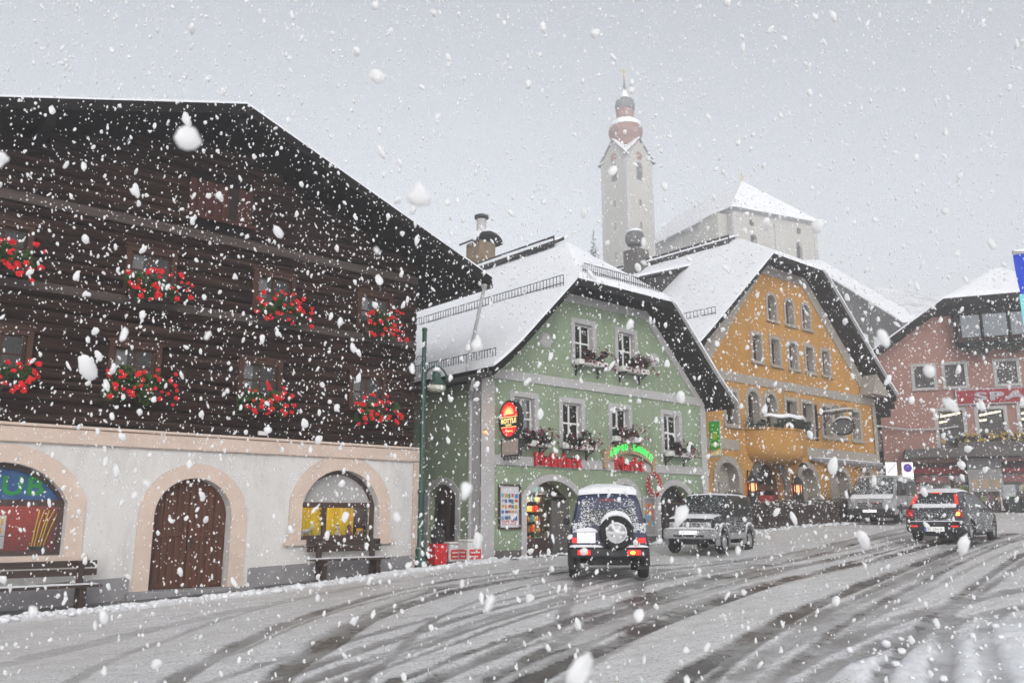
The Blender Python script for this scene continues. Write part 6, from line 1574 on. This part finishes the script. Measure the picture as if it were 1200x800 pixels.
fresh=np.maximum(fresh*(1-trk),0)
kx=np.interp(X,[0,9,13.4,16,60],[17.55,17.9,18.5,18.75,18.75])
bank=np.exp(-((Y-(kx-.15))/.22)**2)*(X<16)
Z=Z+np.where(inner,dep+.016*NZ+.009*NF*(1-.6*trk)+.07*fresh+.02*fresh*NF+bank*(.05+.07*np.clip(NF+.3,0,2)),0)
Z=np.where((Y>19.2)&(X>0)&(X<48),Z-.02,Z)
nxx,nyy=len(xs),len(ys)
me=bpy.data.meshes.new('snowy_street'); me.vertices.add(nxx*nyy)
me.vertices.foreach_set('co',np.stack([X,Y,Z],-1).ravel())
I=np.arange(nxx*nyy).reshape(nyy,nxx); Q=np.stack([I[:-1,:-1],I[:-1,1:],I[1:,1:],I[1:,:-1]],-1).reshape(-1,4)
me.loops.add(Q.size); me.loops.foreach_set('vertex_index',Q.ravel()); me.polygons.add(len(Q)); me.polygons.foreach_set('loop_start',np.arange(len(Q))*4)
me.update(calc_edges=True); me.polygons.foreach_set('use_smooth',[True]*len(Q))
at=me.color_attributes.new('Col','FLOAT_COLOR','POINT')
dirty=np.clip(.5+.75*NB,0,1)*np.clip((Y*0+1),0,1)
at.data.foreach_set('color',np.stack([trk,np.maximum(fresh,bank*.9*(NF>-.6)),dirty,np.ones_like(X)],-1).ravel())
m,nt,bs=nodes_of('street_snow')
vc=N(nt,'ShaderNodeVertexColor'); vc.layer_name='Col'; sp=N(nt,'ShaderNodeSeparateColor'); nt.links.new(vc.outputs['Color'],sp.inputs[0])
tc=N(nt,'ShaderNodeTexCoord')
def nz(scale,det=6.,rough=.65):
    n=N(nt,'ShaderNodeTexNoise',Scale=scale,Detail=det,Roughness=rough); nt.links.new(tc.outputs['Object'],n.inputs['Vector']); return n.outputs['Fac']
def mixc(f,a,b_):
    mx=N(nt,'ShaderNodeMix',data_type='RGBA'); nt.links.new(f,mx.inputs[0])
    for k,v in ((6,a),(7,b_)):
        if isinstance(v,tuple): mx.inputs[k].default_value=(*v,1)
        else: nt.links.new(v,mx.inputs[k])
    return mx.outputs[2]
def math_(op,a,b_):
    n=N(nt,'ShaderNodeMath',operation=op)
    for k,v in enumerate((a,b_)):
        if isinstance(v,(int,float)): n.inputs[k].default_value=v
        else: nt.links.new(v,n.inputs[k])
    n.use_clamp=True; return n.outputs[0]
packed=ramp(nt,nz(2.2),[(.3,(.70,.70,.71)),(.62,(.86,.86,.88))])
mp=N(nt,'ShaderNodeMapping'); mp.inputs['Rotation'].default_value=(0,0,radians(-14)); mp.inputs['Scale'].default_value=(.35,5.5,1); nt.links.new(tc.outputs['Object'],mp.inputs['Vector'])
stn=N(nt,'ShaderNodeTexNoise',Scale=1.6,Detail=9.,Roughness=.7); nt.links.new(mp.outputs[0],stn.inputs['Vector'])
packed=mixc(ramp(nt,stn.outputs['Fac'],[(.50,(0,0,0)),(.66,(.5,)*3)]),packed,(.36,.35,.345))
packed=mixc(ramp(nt,nz(24,8,.75),[(.52,(0,0,0)),(.60,(.85,)*3)]),packed,(.24,.23,.215))
brown=ramp(nt,nz(5),[(.35,(.46,.43,.40)),(.7,(.66,.63,.60))])
base=mixc(math_('MULTIPLY',sp.outputs[2],.55),packed,brown)
slush=ramp(nt,nz(16,8,.75),[(.38,(.030,.028,.027)),(.60,(.085,.08,.076)),(.74,(.35,.34,.34))])
tf=math_('MULTIPLY',sp.outputs[0],math_('ADD',math_('MULTIPLY',nz(30,6),1.0),.55))
base=mixc(tf,base,slush)
fr=ramp(nt,nz(9),[(.3,(.74,.75,.78)),(.7,(.88,.89,.91))])
base=mixc(sp.outputs[1],base,fr)
nt.links.new(base,bs.inputs['Base Color'])
rr_=N(nt,'ShaderNodeMapRange'); nt.links.new(tf,rr_.inputs[0]); rr_.inputs[3].default_value=.62; rr_.inputs[4].default_value=.16; nt.links.new(rr_.outputs[0],bs.inputs['Roughness'])
bp=N(nt,'ShaderNodeBump',Strength=.55,Distance=.03); nt.links.new(nz(26,8,.7),bp.inputs['Height']); nt.links.new(bp.outputs[0],bs.inputs['Normal'])
me.materials.append(m)
st_=bpy.data.objects.new('snowy_street',me); COL.objects.link(st_); struct(st_)

# wet pavement along the fronts, and lumps of ploughed snow on its edge
b=MB()
def pv(u,v):
    x=.2+41*u; k=float(np.interp(x,[0,9,13.4,16,60],[17.55,17.9,18.5,18.75,18.75])); y=k+(19.9-k)*v
    return (x,y,gz(x,y)+.035+.012*noise.noise((x*2,y*2,0)))
b.grid(pv,220,14); pav=b.build('pavement','wet_paving',None,smooth=True); struct(pav)
b=MB(); r=random.Random(77)
for i in range(2600):
    x=r.uniform(1.5,15.5) if r.random()<.8 else r.uniform(15.5,34); k=float(np.interp(x,[0,9,13.4,16,60],[17.55,17.9,18.5,18.75,18.75]))
    y=k+r.gauss(-.08,.14) if x<26 else r.gauss(17.6,.25); s=min(.07,abs(r.gauss(.018,.02)))+.008
    b.ball((x,y,gz(x,y)+.05),(s*r.uniform(.9,1.5),s*r.uniform(.9,1.4),s*r.uniform(.6,1)),7,5)
for i in range(260):
    x=r.uniform(8.3,16); y=r.uniform(2.8,5.3); s=min(.045,abs(r.gauss(.008,.013)))+.005
    b.ball((x,y,gz(x,y)+.06),(s*1.3,s*1.2,s),6,4)
for v in b.v: v += Vector((noise.noise(v*14)*.03,noise.noise(v*14+Vector((5,0,0)))*.03,noise.noise(v*14+Vector((0,5,0)))*.02))
pl=b.build('ploughed_snow','snow',None,smooth=True); pl['kind']='stuff'

# ------------------------------------------------------------------ falling snow
rng=np.random.default_rng(11)
PIT=math.atan(.206); R_=np.array([.756218,-.654319,0]); F0=np.array([.654319,.756218,0]); Zu=np.array([0,0,1.])
F_=F0*math.cos(PIT)+Zu*math.sin(PIT); U_=-F0*math.sin(PIT)+Zu*math.cos(PIT)
def flakes(n,t0,t1):
    t=(t0**3+(t1**3-t0**3)*rng.random(n))**(1/3); a=(rng.random(n)-.5)*1.2*1.35; c=(rng.random(n)-.5)*.8*1.35
    p=t[:,None]*(F_+a[:,None]*R_+c[:,None]*U_)
    keep=(p[:,2]>gzv(p[:,0],p[:,1])+.05)&~((p[:,1]>18.0)&(p[:,2]<9.0))
    return p[keep]
def ico(sub):
    bm=bmesh.new(); bmesh.ops.create_icosphere(bm,subdivisions=sub,radius=1.); v=np.array([x.co[:] for x in bm.verts]); f=np.array([[q.index for q in fc.verts] for fc in bm.faces]); bm.free(); return v,f
VV=[];FF=[];off=0
def emit_flakes(P,med,sig,rmax,sub):
    global off
    v0,f0=ico(sub); n=len(P)
    r=np.minimum(med*np.exp(sig*rng.standard_normal(n)),rmax)
    # irregular clumps: stretched along the fall, with lobes
    sc=np.stack([rng.uniform(.7,1.1,n),rng.uniform(.7,1.1,n),rng.uniform(1.0,1.75,n)],-1)
    tilt=rng.normal(0,.22,(n,2))
    q=np.repeat(v0[None],n,0)
    lob=rng.normal(0,1,(n,3)); lob/=np.linalg.norm(lob,axis=1,keepdims=True)
    lob2=rng.normal(0,1,(n,3)); lob2/=np.linalg.norm(lob2,axis=1,keepdims=True)
    dd=np.einsum('nvk,nk->nv',q,lob); d2=np.einsum('nvk,nk->nv',q,lob2)
    q=q*(1+.45*np.clip(dd,-.6,1)**3-.42*np.clip(d2,0,1)**2)[...,None]*(1+(.10 if sub<2 else .03)*rng.standard_normal((n,len(v0))))[...,None]
    for fr_,am in ((2.3,.13),(4.1,.09)):
        ph=rng.uniform(0,6.28,(n,1,3)); ax=rng.normal(0,1,(n,3,3)); w_=np.einsum('nvk,nkj->nvj',q,ax)*fr_/1.7
        q=q*(1+am*np.sin(w_+ph).sum(-1))[...,None]
    q=q*(sc*r[:,None])[:,None,:]
    q[...,0]+=q[...,2]*tilt[:,0:1]; q[...,1]+=q[...,2]*tilt[:,1:2]
    q=q+P[:,None,:]
    VV.append(q.reshape(-1,3)); FF.append((f0[None]+np.arange(n)[:,None,None]*len(v0)).reshape(-1,3)+off); off+=n*len(v0)
vol=lambda a,b_:(1.2*1.35*.8*1.35)/3*(b_**3-a**3)
DN=10.5
emit_flakes(flakes(int(vol(.6,1.7)*6),.6,1.7),.0085,.3,.015,3)
emit_flakes(flakes(int(vol(.55,4)*DN),.55,4),.0085,.38,.019,2)
emit_flakes(flakes(int(vol(4,9)*DN),4,9),.0098,.36,.021,2)
emit_flakes(flakes(int(vol(9,19)*DN),9,19),.0105,.36,.022,1)
emit_flakes(flakes(int(vol(19,32)*2.4),19,34),.0115,.33,.022,1)
V=np.concatenate(VV); Fc=np.concatenate(FF)
me=bpy.data.meshes.new('falling_snow'); me.vertices.add(len(V)); me.vertices.foreach_set('co',V.ravel())
me.loops.add(Fc.size); me.loops.foreach_set('vertex_index',Fc.ravel().astype(np.int32)); me.polygons.add(len(Fc)); me.polygons.foreach_set('loop_start',np.arange(len(Fc))*3)
me.update(calc_edges=True); me.polygons.foreach_set('use_smooth',[True]*len(Fc))
m,nt,bs=nodes_of('snowflake'); out=nt.nodes['Material Output']
df=N(nt,'ShaderNodeBsdfDiffuse'); df.inputs['Color'].default_value=(.98,.98,.98,1); tl=N(nt,'ShaderNodeBsdfTranslucent'); tl.inputs['Color'].default_value=(.96,.96,.97,1)
mx=N(nt,'ShaderNodeMixShader'); mx.inputs[0].default_value=.5; nt.links.new(df.outputs[0],mx.inputs[1]); nt.links.new(tl.outputs[0],mx.inputs[2]); nt.links.new(mx.outputs[0],out.inputs['Surface']); nt.nodes.remove(bs)
me.materials.append(m)
fo=bpy.data.objects.new('falling_snow',me); COL.objects.link(fo); fo['kind']='stuff'

# ------------------------------------------------------------------ haze, sky, sun, camera
b=MB(); b.box(-370,370,-370,370,-9,74); hzob=b.build('haze','snow',None); hzob['kind']='stuff'
m=bpy.data.materials.new('haze'); m.use_nodes=True; nt=m.node_tree; nt.nodes.remove(nt.nodes['Principled BSDF'])
pvn=N(nt,'ShaderNodeVolumePrincipled'); pvn.inputs['Color'].default_value=(.97,.975,.985,1); pvn.inputs['Density'].default_value=HAZE; pvn.inputs['Anisotropy'].default_value=.65
nt.links.new(pvn.outputs[0],nt.nodes['Material Output'].inputs['Volume'])
hzob.data.materials.clear(); hzob.data.materials.append(m)

w=bpy.data.worlds.new('World'); SC.world=w; w.use_nodes=True; nt=w.node_tree; bg=nt.nodes['Background']
sky=N(nt,'ShaderNodeTexSky',sky_type='NISHITA'); sky.sun_disc=False; sky.sun_elevation=radians(SUN_EL); sky.sun_rotation=radians(SUN_AZ); sky.air_density=1.; sky.dust_density=2.; sky.ozone_density=1.
hs=N(nt,'ShaderNodeHueSaturation'); hs.inputs['Saturation'].default_value=.19
nt.links.new(sky.outputs[0],hs.inputs['Color']); nt.links.new(hs.outputs[0],bg.inputs['Color']); bg.inputs['Strength'].default_value=SKY
L=bpy.data.lights.new('sun','SUN'); L.energy=SUN; L.angle=radians(35); L.color=(1,.985,.96)
so=bpy.data.objects.new('sun',L); COL.objects.link(so)
# Nishita azimuth: rotation measured from +Y towards +X
sd=Vector((sin(radians(SUN_AZ))*cos(radians(SUN_EL)),cos(radians(SUN_AZ))*cos(radians(SUN_EL)),sin(radians(SUN_EL))))
so.rotation_euler=sd.to_track_quat('Z','Y').to_euler()
cam=bpy.data.cameras.new('camera'); co=bpy.data.objects.new('camera',cam); COL.objects.link(co)
cam.sensor_width=36; cam.lens=30; cam.clip_start=.05; cam.clip_end=3000
co.location=(0,0,0); co.rotation_euler=(radians(90)+PIT,0,-radians(40.868))
cam.dof.use_dof=True; cam.dof.focus_distance=17; cam.dof.aperture_fstop=6.0
SC.camera=co
SC.view_settings.view_transform='Standard'; SC.view_settings.look='None'; SC.view_settings.exposure=EXPO; SC.view_settings.gamma=1
SC.cycles.max_bounces=8; SC.cycles.diffuse_bounces=3; SC.cycles.glossy_bounces=3; SC.cycles.transparent_max_bounces=10; SC.cycles.transmission_bounces=4; SC.cycles.volume_bounces=2
SC.cycles.use_denoising=True; SC.cycles.denoiser='OPENIMAGEDENOISE'; SC.cycles.denoising_input_passes='RGB_ALBEDO_NORMAL'; SC.cycles.sample_clamp_indirect=6
SC.cycles.use_adaptive_sampling=True; SC.cycles.adaptive_threshold=.02
for o in list(bpy.data.objects):
    if '_abs' in o: del o['_abs']
